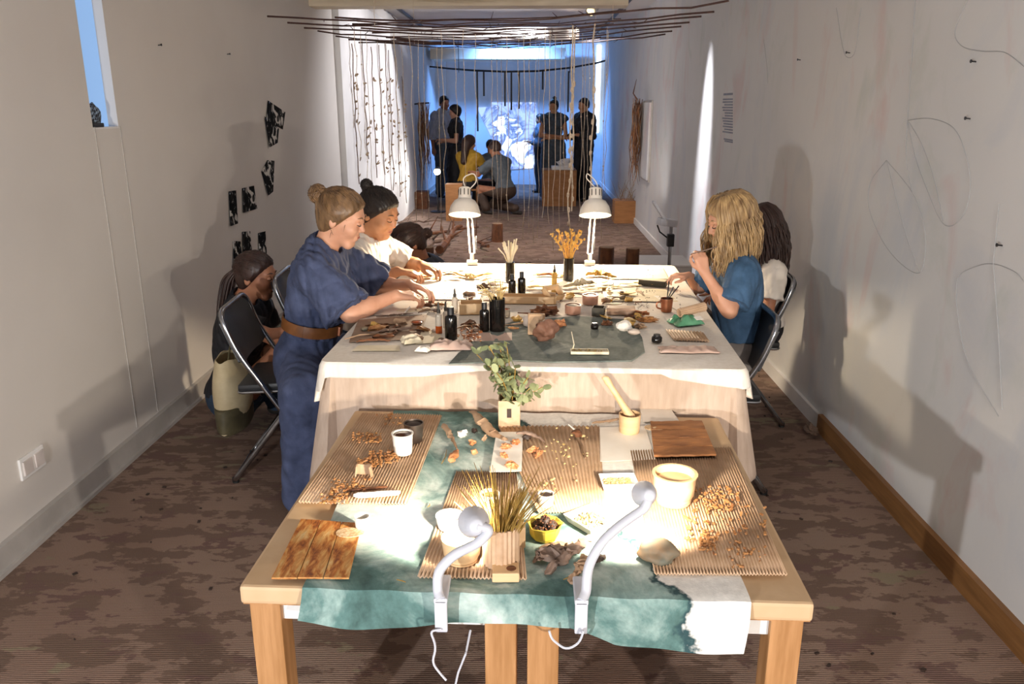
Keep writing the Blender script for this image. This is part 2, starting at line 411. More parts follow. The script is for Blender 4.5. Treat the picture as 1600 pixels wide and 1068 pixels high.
# lit panel on the left wall beyond the photographs
structure(B().box((XL + 0.03, 10.75, 1.32), (0.06, 5.1, 2.64)).build('wall_panel', m_white), 'brightly lit white wall panel hung with dried vines')
w2 = PY(934, 140, 17.1); a, c = PY(931, 70, 17.15), PY(938, 207, 17.15)
structure(B().box(((a.x + c.x) / 2, 17.19, (a.z + c.z) / 2), (0.085, 0.03, abs(a.z - c.z))).build('window_2', emis('far_daylight', '#cfe4ff', 4.0)), 'bright vertical slit window at the far right')
# ceiling tracks and spotlight
m_black = M('black_metal', '#17171a', '#222226', rough=0.45)
for i, (p, q) in enumerate((((604, 4), (662, 40)), ((990, -4), (936, 48)))):
    a, c = P(*p, ZC - 0.015), P(*q, ZC - 0.015); x = (a.x + c.x) / 2
    tag(B().box((x, (a.y + c.y) / 2, ZC - 0.015), (0.035, abs(c.y - a.y) + 1.5, 0.03)).build('ceiling_track', m_black), ['black lighting track on the ceiling, the left one', 'black lighting track on the ceiling, the right one'][i], 'lighting track')
tp = P(926, 14, 2.62)
t = thing('track_spotlight', 'small metal spotlight hanging below the ceiling near the right track', 'spotlight', tp)
m_steel = M('brushed_steel', '#b9bcc2', '#8f939b', rough=0.3, metal=1.0)
B().cyl(tp + Vector((0.06, 0.1, 0.06)), tp + Vector((-0.03, -0.12, -0.04)), 0.045, 0.055, 16).build('body', m_steel, t, True)
B().cyl(tp + Vector((-0.031, -0.122, -0.041)), tp + Vector((-0.034, -0.126, -0.044)), 0.045, 0.045, 16).build('bulb', emis('spot_bulb', '#ffd9a0', 4), t)
B().cyl(tp + Vector((0.03, 0.04, 0.0)), (tp.x + 0.03, tp.y + 0.04, ZC), 0.008, n=8).build('stem', m_black, t)
# projected picture on the end wall
def screen_mat():
    t = NT('projected_picture'); v = t.coord(kind='Object', scale=(1, 1, 1))
    vo = t.n('ShaderNodeTexVoronoi', Scale=2.6, _feature='F1'); t.l(v, vo.inputs['Vector'])
    n = t.noise(v, 2.4, 5, 0.6, 1.4); f = t.math('ADD', t.math('MULTIPLY', vo.outputs['Distance'], 0.35), t.math('MULTIPLY', n, 0.8))
    c = t.ramp(f, [(0.46, srgb('#f2f7ff')), (0.52, srgb('#c3d6fa')), (0.57, srgb('#41568f')), (0.68, srgb('#8fa8e6'))])
    t.l(c, t.bsdf.inputs['Emission Color']); t.bsdf.inputs['Emission Strength'].default_value = 2.0; t.col((0.05, 0.05, 0.05)); return t.m
scr = [(745, 168), (767, 167), (768, 160), (838, 160), (841, 205), (846, 262), (790, 265), (778, 248), (768, 215)]
pts = [PY(u, v, 17.18) for u, v in scr]; n = len(pts)
b = B().raw([p for p in pts] + [p + Vector((0, 0.02, 0)) for p in pts], [tuple(reversed(range(n))), tuple(range(n, 2 * n))] + [(i, (i + 1) % n, n + (i + 1) % n, n + i) for i in range(n)])
tag(b.build('projected_picture', screen_mat()), 'bright blue-white projected picture on the far end wall', 'projection')
# curved rail with hanging straps
rail = [PY(u, v, 15.4 - 1.3 * math.sin(math.pi * (u - 672) / 273)) for u, v in ((672, 104), (700, 107), (740, 110), (790, 112), (840, 111), (890, 106), (930, 99), (945, 95))]
t = thing('hanging_rail', 'curved black rail with dark straps hanging before the blue wall', 'rail', rail[3])
B().tube(rail, 0.016, 8).build('rail', m_black, t, True)
for u, v in ((746, 205), (756, 150), (789, 166), (799, 172), (811, 170), (848, 140), (888, 175)):
    k = min(range(8), key=lambda i: abs(((672, 700, 740, 790, 840, 890, 930, 945)[i]) - u)); Y = rail[k].y
    a, c = PY(u, 111, Y), PY(u, v, Y); B().box(((a.x + c.x) / 2, Y, (a.z + c.z) / 2), (0.03, 0.01, abs(a.z - c.z))).build('strap', m_black, t)
for i, x in enumerate((-1.2, 0.7)):
    B().cyl((x, rail[3].y + 0.35, ZC), (x, rail[3].y + 0.35, rail[3].z), 0.006, n=6).build('hanger', m_black, t)

# ------------------------------------------------------------------ things on the walls
def print_mat(i):
    t = NT('photo_print_%d' % i); v = t.coord((1, 1, 1), rot=(i, i * 2, 0))
    n = t.noise(v, 9 + i, 3, 0.5, 1.6); t.col(t.ramp(n, [(0.5, srgb('#131315')), (0.56, srgb('#3b3a3a')), (0.6, srgb('#c9c5bf'))])); t.bsdf.inputs['Roughness'].default_value = 0.95; t.bsdf.inputs['Specular IOR Level'].default_value = 0.1; return t.m
pm = [print_mat(i) for i in range(3)]
prints = [([(419, 157), (446, 175), (442, 202), (417, 189)], 'topmost black and white print on the left wall, pointed corner'),
          ([(414, 182), (436, 201), (434, 223), (422, 230)], 'narrow dark print overlapping the topmost print on the left wall'),
          ([(418, 250), (429, 251), (427, 299), (420, 305), (409, 268)], 'five-cornered dark print alone below the topmost pair'),
          ([(379, 294), (397, 290), (402, 326), (381, 332)], 'squarish black and white print in the middle row, right'),
          ([(358, 299), (369, 297), (372, 349), (361, 353)], 'tall narrow print in the middle row, leftmost'),
          ([(365, 376), (376, 377), (379, 410), (366, 422)], 'print in the lowest row just above the black-haired head, left'),
          ([(379, 362), (391, 361), (394, 396), (381, 399)], 'print in the lowest row of the wall, middle one'),
          ([(404, 364), (415, 361), (417, 396), (406, 396)], 'print in the lowest row of the wall, right one')]
for i, (q, lab) in enumerate(prints):
    fr = [PX(u, v, XL + 0.006 + 0.008 * (k % 2) + 0.004 * (i == 1)) for k, (u, v) in enumerate(q)]; n = len(fr)
    b = B().raw(fr + [p - Vector((0.003, 0, 0)) for p in fr], [tuple(reversed(range(n))), tuple(range(n, 2 * n))] + [(k, (k + 1) % n, n + (k + 1) % n, n + k) for k in range(n)])
    o = thing('photo_print', lab, 'photograph', (XL + 0.004, fr[0].y, min(p.z for p in fr)), 'prints pinned to the left wall')
    b.build('print', pm[i % 3], o)
    c = sum(fr, Vector()) / n; B().cyl(fr[0].lerp(c, 0.12) - Vector((0.008, 0, 0)), fr[0].lerp(c, 0.12) + Vector((0.004, 0, 0)), 0.006, n=8).build('pin', m_steel, o)
# nails
for i, (u, v, X) in enumerate(((247, 71, XL), (355, 85, XL), (1328, 83, XR), (1251, 94, XR), (1525, 97, XR), (1516, 186, XR), (1566, 384, XR))):
    p = PX(u, v, X); d = 1 if X < 0 else -1
    b = B().cyl(p - Vector((d * 0.01, 0, 0)), p + Vector((d * 0.018, 0, 0.003)), 0.0025, n=6); b.cyl(p + Vector((d * 0.016, 0, 0.003)), p + Vector((d * 0.019, 0, 0.003)), 0.006, n=8)
    tag(b.build('nail', m_black), ['dark nail high on the left wall beside the slit window', 'dark nail high on the left wall above the prints', 'nail high on the right wall above the wall text, right of two', 'nail high on the right wall above the wall text, left of two', 'largest nail mark near the top right corner', 'nail on the right wall level with the leaf drawing top', 'nail on the right wall below the twin leaf drawing'][i], 'nail', 'nails in the walls')
# wall outlet
p = PX(48, 722, XL); t = thing('wall_outlet', 'pale double wall outlet low on the left wall', 'outlet', p)
B().box(p + Vector((0.005, 0, 0)), (0.01, 0.15, 0.085), bev=0.003).build('plate', m_white, t)
for dy in (-0.036, 0.036): B().box(p + Vector((0.012, dy, 0)), (0.008, 0.055, 0.055), bev=0.002).build('socket', M('socket_plastic', '#d9cfca', rough=0.4), t)
# wall text
p0, p1 = PX(1129, 147, XR), PX(1146, 146, XR); t = thing('wall_text', 'narrow block of small grey printed wall text on the right wall', 'wall text', PX(1138, 222, XR))
m_ink = M('grey_lettering', '#7d7f8c', '#8d8f9a'); rr = random.Random(4)
for k, v in enumerate([147] + [155 + i * 4.3 for i in range(13)] + [218, 221]):
    y0 = PX(1145, v, XR).y; y1 = PX(1131 if k in (0, 14) else rr.choice((1129, 1130, 1132)), v, XR).y; z = PX(1138, v, XR).z
    b = B(); y = y0
    while y < y1 - 0.01:
        wl = rr.uniform(0.012, 0.04); b.box((XR - 0.001, min(y + wl / 2, y1), z), (0.003, wl, 0.011 if k else 0.016)); y += wl + 0.009
    b.build('text_line', m_ink, t)
# pencil drawings of leaves
m_pencil = M('pencil_line', '#a6a7a8', '#b0b0b0')
draws = [('leaf with a closed oval outline drawn on the right wall, upper of the pair', [[(1418, 188), (1452, 185), (1490, 200), (1510, 245), (1516, 290), (1508, 330), (1488, 352), (1470, 345), (1450, 300), (1430, 245), (1418, 188)], [(1420, 190), (1440, 225), (1458, 275), (1474, 345)], [(1430, 0), (1424, 100), (1418, 188), (1416, 250), (1425, 300)]]),
         ('leaf drawn on the right wall, lower left one with pointed tip', [[(1385, 250), (1360, 285), (1358, 325), (1378, 375), (1408, 412), (1437, 426), (1446, 390), (1443, 350), (1425, 300), (1385, 250)], [(1385, 250), (1400, 310), (1416, 370), (1437, 426)]]),
         ('tall stem with arching leaf drawn at the right edge of the wall', [[(1561, 318), (1556, 370), (1552, 412)], [(1494, 470), (1498, 432), (1525, 416), (1552, 412), (1585, 424), (1600, 440)], [(1552, 412), (1560, 520), (1566, 640)], [(1494, 470), (1510, 560), (1560, 650)]]),
         ('curling leaf outline drawn in the top right corner', [[(1512, 0), (1492, 48), (1503, 72), (1535, 80), (1570, 82), (1600, 104)]]),
         ('short thin stem line drawn high above the wall text', [[(1193, 60), (1198, 100), (1200, 130)]]),
         ('narrow pointed loop drawn high on the right wall', [[(1307, 12), (1314, 60), (1322, 88), (1336, 80), (1345, 12)]])]
for lab, lines in draws:
    b = B()
    for ln in lines:
        q = [PX(u, v, XR - .0017) for u, v in ln]; s = []
        for i in range(len(q) - 1):
            for k in range(6): 
                a_, b_, c_, d_ = q[max(i - 1, 0)], q[i], q[i + 1], q[min(i + 2, len(q) - 1)]; u_ = k / 6
                s.append(0.5 * ((2 * b_) + (c_ - a_) * u_ + (2 * a_ - 5 * b_ + 4 * c_ - d_) * u_ * u_ + (3 * b_ - a_ - 3 * c_ + d_) * u_ ** 3))
        s.append(q[-1]); b.tube(s, 0.0014, 4)
    tag(b.build('leaf_drawing', m_pencil), lab, 'wall drawing', 'leaf drawings on the right wall')
# patterned bundle on the sill of the slit window
def weave_mat():
    t = NT('dark_weave'); ck = t.n('ShaderNodeTexChecker', Scale=95.0); t.l(t.coord((1, 1, 0.8), rot=(0.5, 0.2, 0)), ck.inputs['Vector'])
    ck.inputs[1].default_value = (*srgb('#20242c'), 1); ck.inputs[2].default_value = (*srgb('#8fa3b8'), 1)
    t.col(t.mix(t.ramp(t.noise(t.coord(), 25), [(0.45, (0, 0, 0)), (0.6, (1, 1, 1))]), ck.outputs[0], srgb('#1c1c20'))); t.bsdf.inputs['Roughness'].default_value = 0.8; return t.m
p = Vector((XL - 0.02, SY0 + 0.055, SZ0 + 0.008)); m_weave = weave_mat()
t = thing('woven_pouch', 'small dark checked woven pouch on the slit window sill', 'pouch', p)
B().blob(p + Vector((0, 0, 0.05)), (0.020, 0.05, 0.052), sub=3, amp=0.2, seed=3).build('body', m_weave, t, True); B().box(p + Vector((0, 0.005, 0.009)), (0.036, 0.09, 0.018), bev=0.004).build('base', m_black, t)

# ------------------------------------------------------------------ twig mobile with strings
m_twig = M('red_brown_twig', '#4a2f2a', '#38231f', scale=30); m_string = M('jute_string', '#e6d5bd', '#c9b195', scale=60)
ends = [((417, 25), (1138, 7)), ((450, 34), (1116, 20)), ((475, 43), (1096, 28)), ((497, 50), (1078, 36)), ((525, 57), (1064, 44)), ((545, 62), (1050, 51)), ((560, 65), (1040, 57))]
rr = random.Random(11); ZT = 2.13; rows = []
wh = ['farthest left and right', 'second', 'third', 'fourth', 'fifth', 'sixth', 'shortest']
for i, (l, r_) in enumerate(ends):
    a, c = P(*l, ZT), P(*r_, ZT); rows.append((a, c))
    for k, (f0, f1) in enumerate(((0, 0.62), (0.36, 1.0), (0.16, 0.8))):
        p, q = a.lerp(c, f0), a.lerp(c, f1); p = p + Vector((0, rr.uniform(-.05, .05) * (k > 1), 0.012 * k)); q = q + Vector((0, rr.uniform(-.08, .08) * (k > 1), 0.012 * k))
        m = 9; pts = [p.lerp(q, j / m) + Vector((0, rr.uniform(-.014, .014), rr.uniform(-.008, .008) - 0.07 * math.sin(math.pi * (f0 + (f1 - f0) * j / m)))) for j in range(m + 1)]
        rad = [0.0065 - 0.0035 * j / m for j in range(m + 1)]
        if k == 1: rad.reverse()
        b = B().tube(pts, rad, 6)
        for j in (2, 5, 7): b.tube([pts[j], pts[j] + Vector((rr.uniform(-.05, .05), rr.uniform(-.02, .02), rr.uniform(-.03, .04)))], [0.003, 0.0015], 4)
        tag(b.build('twig', m_twig, smooth=True), 'long dark reddish twig of the hanging bundle, %s row from the camera, %s' % (['first', 'second', 'third', 'fourth', 'fifth', 'sixth', 'seventh'][i], ['left piece', 'right piece', 'middle piece'][k]), 'twig', 'twigs of the hanging bundle')
for i, f in enumerate((0.22, 0.78)):
    for a, c in (rows[1], rows[5]):
        p = a.lerp(c, f) - Vector((0, 0, .07 * math.sin(math.pi * f))); tag(B().cyl(p, (p.x, p.y, ZC), 0.0018, n=5).build('suspension_cord', m_string), 'thin cord carrying the hanging twig bundle', 'cord', 'cords carrying the twigs')
su = [(553, 250), (563, 285), (571, 300), (590, 330), (603, 345), (617, 300), (640, 350), (652, 340), (661, 352), (683, 370), (724, 365), (742, 330), (768, 340), (776, 350), (783, 330), (793, 345), (820, 372), (828, 365), (836, 380), (843, 372), (852, 340), (860, 350), (869, 390), (878, 372), (884, 330), (895, 372), (900, 330), (912, 345), (917, 350), (922, 330), (930, 380), (949, 372), (952, 300), (545, 200), (628, 280), (690, 300), (710, 240), (810, 310)]
for i, (u, v) in enumerate(su):
    row = rows[2 + i % 5]; a, c = row; f = 0.5
    for _ in range(6): # find the point of the row above this pixel column
        p = a.lerp(c, f); e = (p.y * math.sin(YAW) + p.x * math.cos(YAW)); zc = (-p.x * math.sin(YAW) + p.y * math.cos(YAW)) * math.cos(PITCH) + (CAM_H - p.z) * math.sin(PITCH)
        f += (u - (800 + F_PX * e / zc)) / 640
    p = a.lerp(c, f) + Vector((0, 0, .03 - .07 * math.sin(math.pi * min(max(f, 0), 1)))); zend = max(0.12, PY(u, v, p.y).z); thick = 0.0055 if i in (25, 30, 26) else 0.0022
    m = 14; pts = [Vector((p.x + 0.018 * mnoise.noise(Vector((i * 3.1, j * 0.45, 0))), p.y + 0.012 * mnoise.noise(Vector((i, j * 0.5, 9))), p.z + (zend - p.z) * j / m)) for j in range(m + 1)]
    b = B().tube(pts, thick, 5)
    for j in range(3, m, 3):
        if rr.random() < 0.5: b.blob(pts[j], (0.006, 0.006, 0.008), sub=1)
    if thick > 0.004:
        for j in range(4, m): b.blob(pts[j] + Vector((rr.uniform(-.01, .01), 0, 0)), (0.010, 0.008, 0.022), sub=1, amp=0.3, seed=j)
    tag(b.build('hanging_string', m_string, smooth=True), 'thick knotted fibre strand hanging from the twigs' if thick > .004 else 'thin knotted jute string hanging from the twig bundle', 'string', 'thick strands hanging from the twigs' if thick > .004 else 'strings hanging from the twigs')

# ------------------------------------------------------------------ dried vines on the lit panel
m_vine = M('dried_vine', '#5d4a3c', '#7b6552', scale=40); m_dleaf = M('dry_leaf', '#6b5644', '#9a8264', scale=25)
for i, (u, v0, v1) in enumerate(((556, 70, 290), (571, 66, 250), (585, 75, 280), (597, 72, 275), (606, 70, 260), (612, 80, 300), (622, 90, 310), (632, 120, 320))):
    q = PX(u, (v0 + v1) / 2, XL + 0.09); zt, zb_ = PX(u, v0, XL + 0.09).z, max(0.05, PX(u, v1, XL + 0.09).z); m = 16
    pts = [Vector((XL + 0.085 + 0.02 * mnoise.noise(Vector((i, j * .4, 3))), q.y + 0.05 * mnoise.noise(Vector((i * 2, j * .35, 1))), zt + (zb_ - zt) * j / m)) for j in range(m + 1)]
    t = thing('dried_vine', 'thin dried vine with curled leaves hanging on the lit panel, %s from the near end' % ['first', 'second', 'third', 'fourth', 'fifth', 'sixth', 'seventh', 'eighth'][i], 'dried plant', pts[-1], 'vines on the lit panel')
    B().tube(pts, 0.006, 5).build('stem', m_vine, t, True)
    for j in range(13):
        c = pts[rr.randrange(3, m)]; d = Vector((rr.uniform(0.0, 0.05), rr.uniform(-.09, .09), rr.uniform(-.08, .02)))
        B().blob(c + d * 0.8, (0.008, 0.026, 0.015), rotm(rr.uniform(0, 180), rr.uniform(0, 60), rr.uniform(0, 90)), 1, 0.3, seed=j).build('leaf', m_dleaf, t)

# ================================================================== TABLES, CLOTHS, CHAIRS
Z1, Z2 = 0.62, 0.775
m_pine = M('pine_leg', '#b98a5c', '#9d7043', scale=6, stretch=(8, 8, 0.7), rough=0.55)
m_kraft = M('kraft_paper', '#cdb08c', '#bd9d77', scale=4, bump=0.25, bscale=14, bdist=0.006)
m_apron = M('white_apron', '#e4e3e0', '#d8d6d2')
def rect_pts(cx, cy, w, d, rz):
    c, s = math.cos(rz), math.sin(rz); return lambda x, y: Vector((cx + x * c - y * s, cy + x * s + y * c, 0))
N_C, N_W, N_D, N_R = (0.008, 1.975), 1.205, 1.03, R(-1.9)
nt = rect_pts(*N_C, N_W, N_D, N_R); rotN = Matrix.Rotation(N_R, 3, 'Z')
for i, sx in enumerate((-1, 1)):
    c = nt(sx * N_W / 4, 0)
    t = thing('work_table', 'square wooden work table under the kraft paper, the %s one' % ('left', 'right')[i], 'table', c, 'near work tables')
    for x in (-1, 1):
        for y in (-1, 1):
            q = nt(sx * N_W / 4 + x * (N_W / 4 - 0.046), y * (N_D / 2 - 0.05)); B().box(q + Vector((0, 0, 0.285)), (0.068, 0.068, 0.57), rotN, 0.004).build('leg', m_pine, t)
    q = nt(sx * N_W / 4, 0)
    for y in (-1, 1): B().box(nt(sx * N_W / 4, y * (N_D / 2 - 0.045)) + Vector((0, 0, 0.545)), (N_W / 2 - 0.16, 0.03, 0.045), rotN).build('apron', m_apron, t)
    for x in (-1, 1): B().box(nt(sx * N_W / 4 + x * (N_W / 4 - 0.04), 0) + Vector((0, 0, 0.545)), (0.03, N_D - 0.17, 0.045), rotN).build('apron', m_apron, t)
    B().box(q + Vector((0, 0, 0.573)), (N_W / 2 - 0.004, N_D - 0.02, 0.006), rotN).build('tabletop', m_pine, t)
b = B().box(Vector((N_C[0], N_C[1], 0.598)), (N_W, N_D, 0.043), rotN, 0.008)
tag(b.build('kraft_paper_cover', m_kraft), 'brown kraft paper board covering the two near work tables', 'table cover')

F_C, F_W, F_D, F_R = (0.045, 3.40), 1.38, 1.74, R(-2.2)
ft = rect_pts(*F_C, F_W, F_D, F_R); rotF = Matrix.Rotation(F_R, 3, 'Z')
t = thing('long_table', 'long table under the linen cloth where people sit', 'table', (F_C[0], F_C[1], 0))
B().box((F_C[0], F_C[1], Z2 - 0.028), (F_W - 0.02, F_D - 0.02, 0.036), rotF).build('tabletop', m_pine, t)
for x in (-1, 1):
    for y in (-1, 1): B().box(ft(x * (F_W / 2 - 0.12), y * (F_D / 2 - 0.12)) + Vector((0, 0, 0.364)), (0.06, 0.06, 0.728), rotF).build('leg', m_pine, t)
def drape(fn, w, d, z, hem, fold, seed, mat, rad=0.03, top_t=0.003, freq=9, rows=14):
    """cloth over a table: flat top, hem(s) gives the hanging length round the edge"""
    per = []
    hw, hd = w / 2, d / 2
    for (cx, cy, a0) in ((hw - rad, -hd + rad, -90), (hw - rad, hd - rad, 0), (-hw + rad, hd - rad, 90), (-hw + rad, -hd + rad, 180)):
        for k in range(7):
            a = R(a0 + 15 * k); per.append((cx + rad * math.cos(a), cy + rad * math.sin(a), math.cos(a), math.sin(a)))
    out = []
    for i, p in enumerate(per):
        q = per[(i + 1) % len(per)]; out.append(p); L = math.hypot(q[0] - p[0], q[1] - p[1]); k = int(L / 0.035)
        for j in range(1, k): f = j / k; out.append((p[0] + (q[0] - p[0]) * f, p[1] + (q[1] - p[1]) * f, p[2], p[3]))
    n = len(out); v = []; f = []
    for r in range(rows + 1):
        for i, (x, y, nx, ny) in enumerate(out):
            L = hem(x, y, nx, ny); tt = r / rows; s = i * 0.035
            corner = 1.0 if abs(nx) > 0.05 and abs(ny) > 0.05 else 0.0
            o = 0.006 + fold * tt * (0.5 + 0.5 * mnoise.noise(Vector((s * freq * 0.35, seed, tt * 0.4)))) + corner * 0.05 * tt * (L / 0.3)
            if tt < 0.12: o *= tt / 0.12
            p = fn(x + nx * o, y + ny * o); v.append((p.x, p.y, z - L * tt))
    for r in range(rows):
        for i in range(n): j = (i + 1) % n; f.append(((r + 1) * n + i, (r + 1) * n + j, r * n + j, r * n + i))
    f.append(tuple(range(n)))
    b = B().raw(v, f); o = b.build(mat.name.replace('_weave', ''), mat, smooth=True, origin=(*fn(0, 0)[:2], z))
    md = o.modifiers.new('thickness', 'SOLIDIFY'); md.thickness = top_t; md.offset = -1
    return o
def cloth_mat(name, a, b_, weave=420, bump=0.35):
    t = NT(name); v = t.coord()
    wv = t.n('ShaderNodeTexWave', _bands_direction='X', Scale=weave / 2.0, Distortion=4.0, Detail=2.0); t.l(v, wv.inputs['Vector'])
    n = t.noise(t.coord((1, 1, 0.15)), 60, 4); c = t.ramp(n, [(0.3, srgb(a)), (0.7, srgb(b_))])
    t.col(t.mix(0.10, c, wv.outputs['Color'], 'MULTIPLY')); t.bsdf.inputs['Roughness'].default_value = 0.9
    t.bump(t.math('ADD', wv.outputs['Fac'], t.noise(v, 30, 3)), bump, 0.004); return t.m
m_linen = cloth_mat('linen_cloth_weave', '#d5c0ae', '#c3ac99'); m_whitecloth = cloth_mat('white_cloth_weave', '#efe9e0', '#e4dcd0', 300, 0.2)
def hem1(x, y, nx, ny):
    lap = max(0.0, min(1.0, (y + 0.62) / 0.14)) * (abs(nx) > 0.9)          # lifted over the laps along both sides
    return (0.36 + 0.07 * (nx < -0.3)) * (1 - lap) + 0.16 * lap + 0.04 * (1 - 0.6 * lap) * mnoise.noise(Vector((x * 2.2, y * 2.2, 1)))
o = drape(ft, F_W, F_D, Z2, hem1, 0.035, 2.0, m_linen); o.name = 'linen_tablecloth'; tag(o, 'beige woven linen tablecloth hanging down around the long table', 'tablecloth')
def hem2(x, y, nx, ny): return max(0.018, ((0.045 - 0.05 * max(0, min(1, (x + 0.35) / 0.3)) * (x < 0.45)) if ny < -0.3 else 0.09) + 0.035 * mnoise.noise(Vector((x * 2.7, y * 2.7, 4))) + (0.05 if nx < -0.3 and y < -0.5 else 0))
o = drape(ft, F_W + 0.03, F_D + 0.03, Z2 + 0.004, hem2, 0.012, 5.0, m_whitecloth, rows=8); o.name = 'white_tablecloth'; tag(o, 'white cloth laid over the linen on the long table', 'tablecloth')
ZT2 = Z2 + 0.006                                            # surface of the far table
# dyed cloths
def dye_mat(name, cols, sc, wx_=0.0):
    t = NT(name); v = t.coord(); n = t.noise(v, sc, 6, 0.62, 0.8); sx = t.n('ShaderNodeSeparateXYZ'); t.l(v, sx.inputs[0])
    d = t.math('ADD', n, t.math('MULTIPLY', t.math('ABSOLUTE', t.math('ADD', sx.outputs[0], wx_)), -0.55))
    c = t.ramp(d, cols); fine = t.noise(v, 90, 4)
    t.col(t.mix(0.4, c, t.ramp(fine, [(0.3, (0.6,) * 3), (0.7, (1.1,) * 3)]), 'MULTIPLY')); t.bsdf.inputs['Roughness'].default_value = 0.9; t.bump(t.noise(v, 200, 2), 0.2, 0.003); return t.m
def runner_mat():
    t = NT('teal_dyed_cloth'); v = t.coord(); sx = t.n('ShaderNodeSeparateXYZ'); t.l(v, sx.inputs[0]); x, y = sx.outputs[0], sx.outputs[1]
    n = t.noise(v, 4.2, 7, 0.62, 0.6); d = t.math('ADD', n, t.math('MULTIPLY', t.math('ABSOLUTE', t.math('ADD', y, -0.02)), 0.40))  # whiter mid-length: lamp glare put into the colour; teal blotches are dye
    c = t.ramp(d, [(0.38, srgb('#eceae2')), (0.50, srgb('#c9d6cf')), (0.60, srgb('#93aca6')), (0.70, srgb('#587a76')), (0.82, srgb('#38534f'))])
    n2 = t.noise(v, 7, 5, 0.6); e = t.math('ADD', t.math('ADD', x, t.math('MULTIPLY', y, 0.35)), t.math('MULTIPLY', n2, 0.22))
    c = t.mix(t.ramp(e, [(0.262, (0, 0, 0)), (0.272, (1, 1, 1))]), c, srgb('#2c4a4e')); c = t.mix(t.ramp(e, [(0.278, (0, 0, 0)), (0.288, (1, 1, 1))]), c, srgb('#eceae4'))
    t.col(t.mix(0.45, c, t.ramp(t.noise(v, 70, 5), [(0.3, (0.62,) * 3), (0.7, (1.1,) * 3)]), 'MULTIPLY')); t.bsdf.inputs['Roughness'].default_value = 0.9; t.bump(t.noise(v, 200, 2), 0.2, 0.003); return t.m
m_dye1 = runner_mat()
m_dye2 = dye_mat('grey_green_dyed_cloth', [(0.2, srgb('#59635f')), (0.4, srgb('#838b84')), (0.5, srgb('#68736f')), (0.62, srgb('#a3aaa2'))], 5.0)
# runner along the near table, hanging over its front edge
def runner(u, v):
    x = -0.475 + 0.935 * u; y = -N_D / 2 - 0.004 + (N_D) * max(0, (v - 0.16)) / 0.84
    hang = max(0.0, 0.16 - v) / 0.16; p = nt(x + 0.012 * math.sin(9 * v), y)
    h = (0.072 + 0.035 * (u > 0.62) * min(1, (u - 0.62) / 0.1) + 0.012 * math.sin(u * 9)) * hang
    p.z = Z1 + 0.0045 + 0.0015 * math.sin(u * 40 + 3 * v) - h; p.y -= 0.006 * math.sin(min(1, hang * 2) * 1.57) + 0.008 * hang * (1 + math.sin(u * 14)); return p
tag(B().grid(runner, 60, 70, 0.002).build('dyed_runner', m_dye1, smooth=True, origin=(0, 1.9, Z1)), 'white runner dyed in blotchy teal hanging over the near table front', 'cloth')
def quadsheet(name, px, z, mat, label, cat, th=0.002, nu=16, nv=16, amp=0.002, freq=14, group=None, lift=0.0, front=0.0, smooth=True, parent=None):
    q = [P(u, v, z) for u, v in px]                      # back-left, back-right, front-right, front-left
    def fn(u, v):
        p = (q[0] * (1 - u) + q[1] * u) * (1 - v) + (q[3] * (1 - u) + q[2] * u) * v
        p.z = z + th + 0.0006 + amp * (1 + mnoise.noise(Vector((p.x * freq, p.y * freq, 3)))) + lift * (2 * u - 1) ** 2
        return p
    o = B().grid(lambda u, v: fn(1 - u, v), nu, nv, th).build(name, mat, parent, smooth)
    return tag(o, label, cat, group) if parent is None else o
out = [(742, 520), (800, 503), (900, 494), (985, 500), (1003, 528), (1006, 550), (988, 564), (930, 565), (860, 566), (800, 563), (742, 567), (700, 569), (716, 552), (734, 540)]
poly = [P(u, v, ZT2) for u, v in out]; poly = [(p.x + .004 * math.sin(31 * p.y), p.y) for p in reversed(poly)]
tag(B().prism(poly, ZT2 - .001, ZT2 + .0025).build('dyed_cloth', m_dye2), 'grey-green dyed cloth with a ragged outline at the front of the long table', 'cloth')
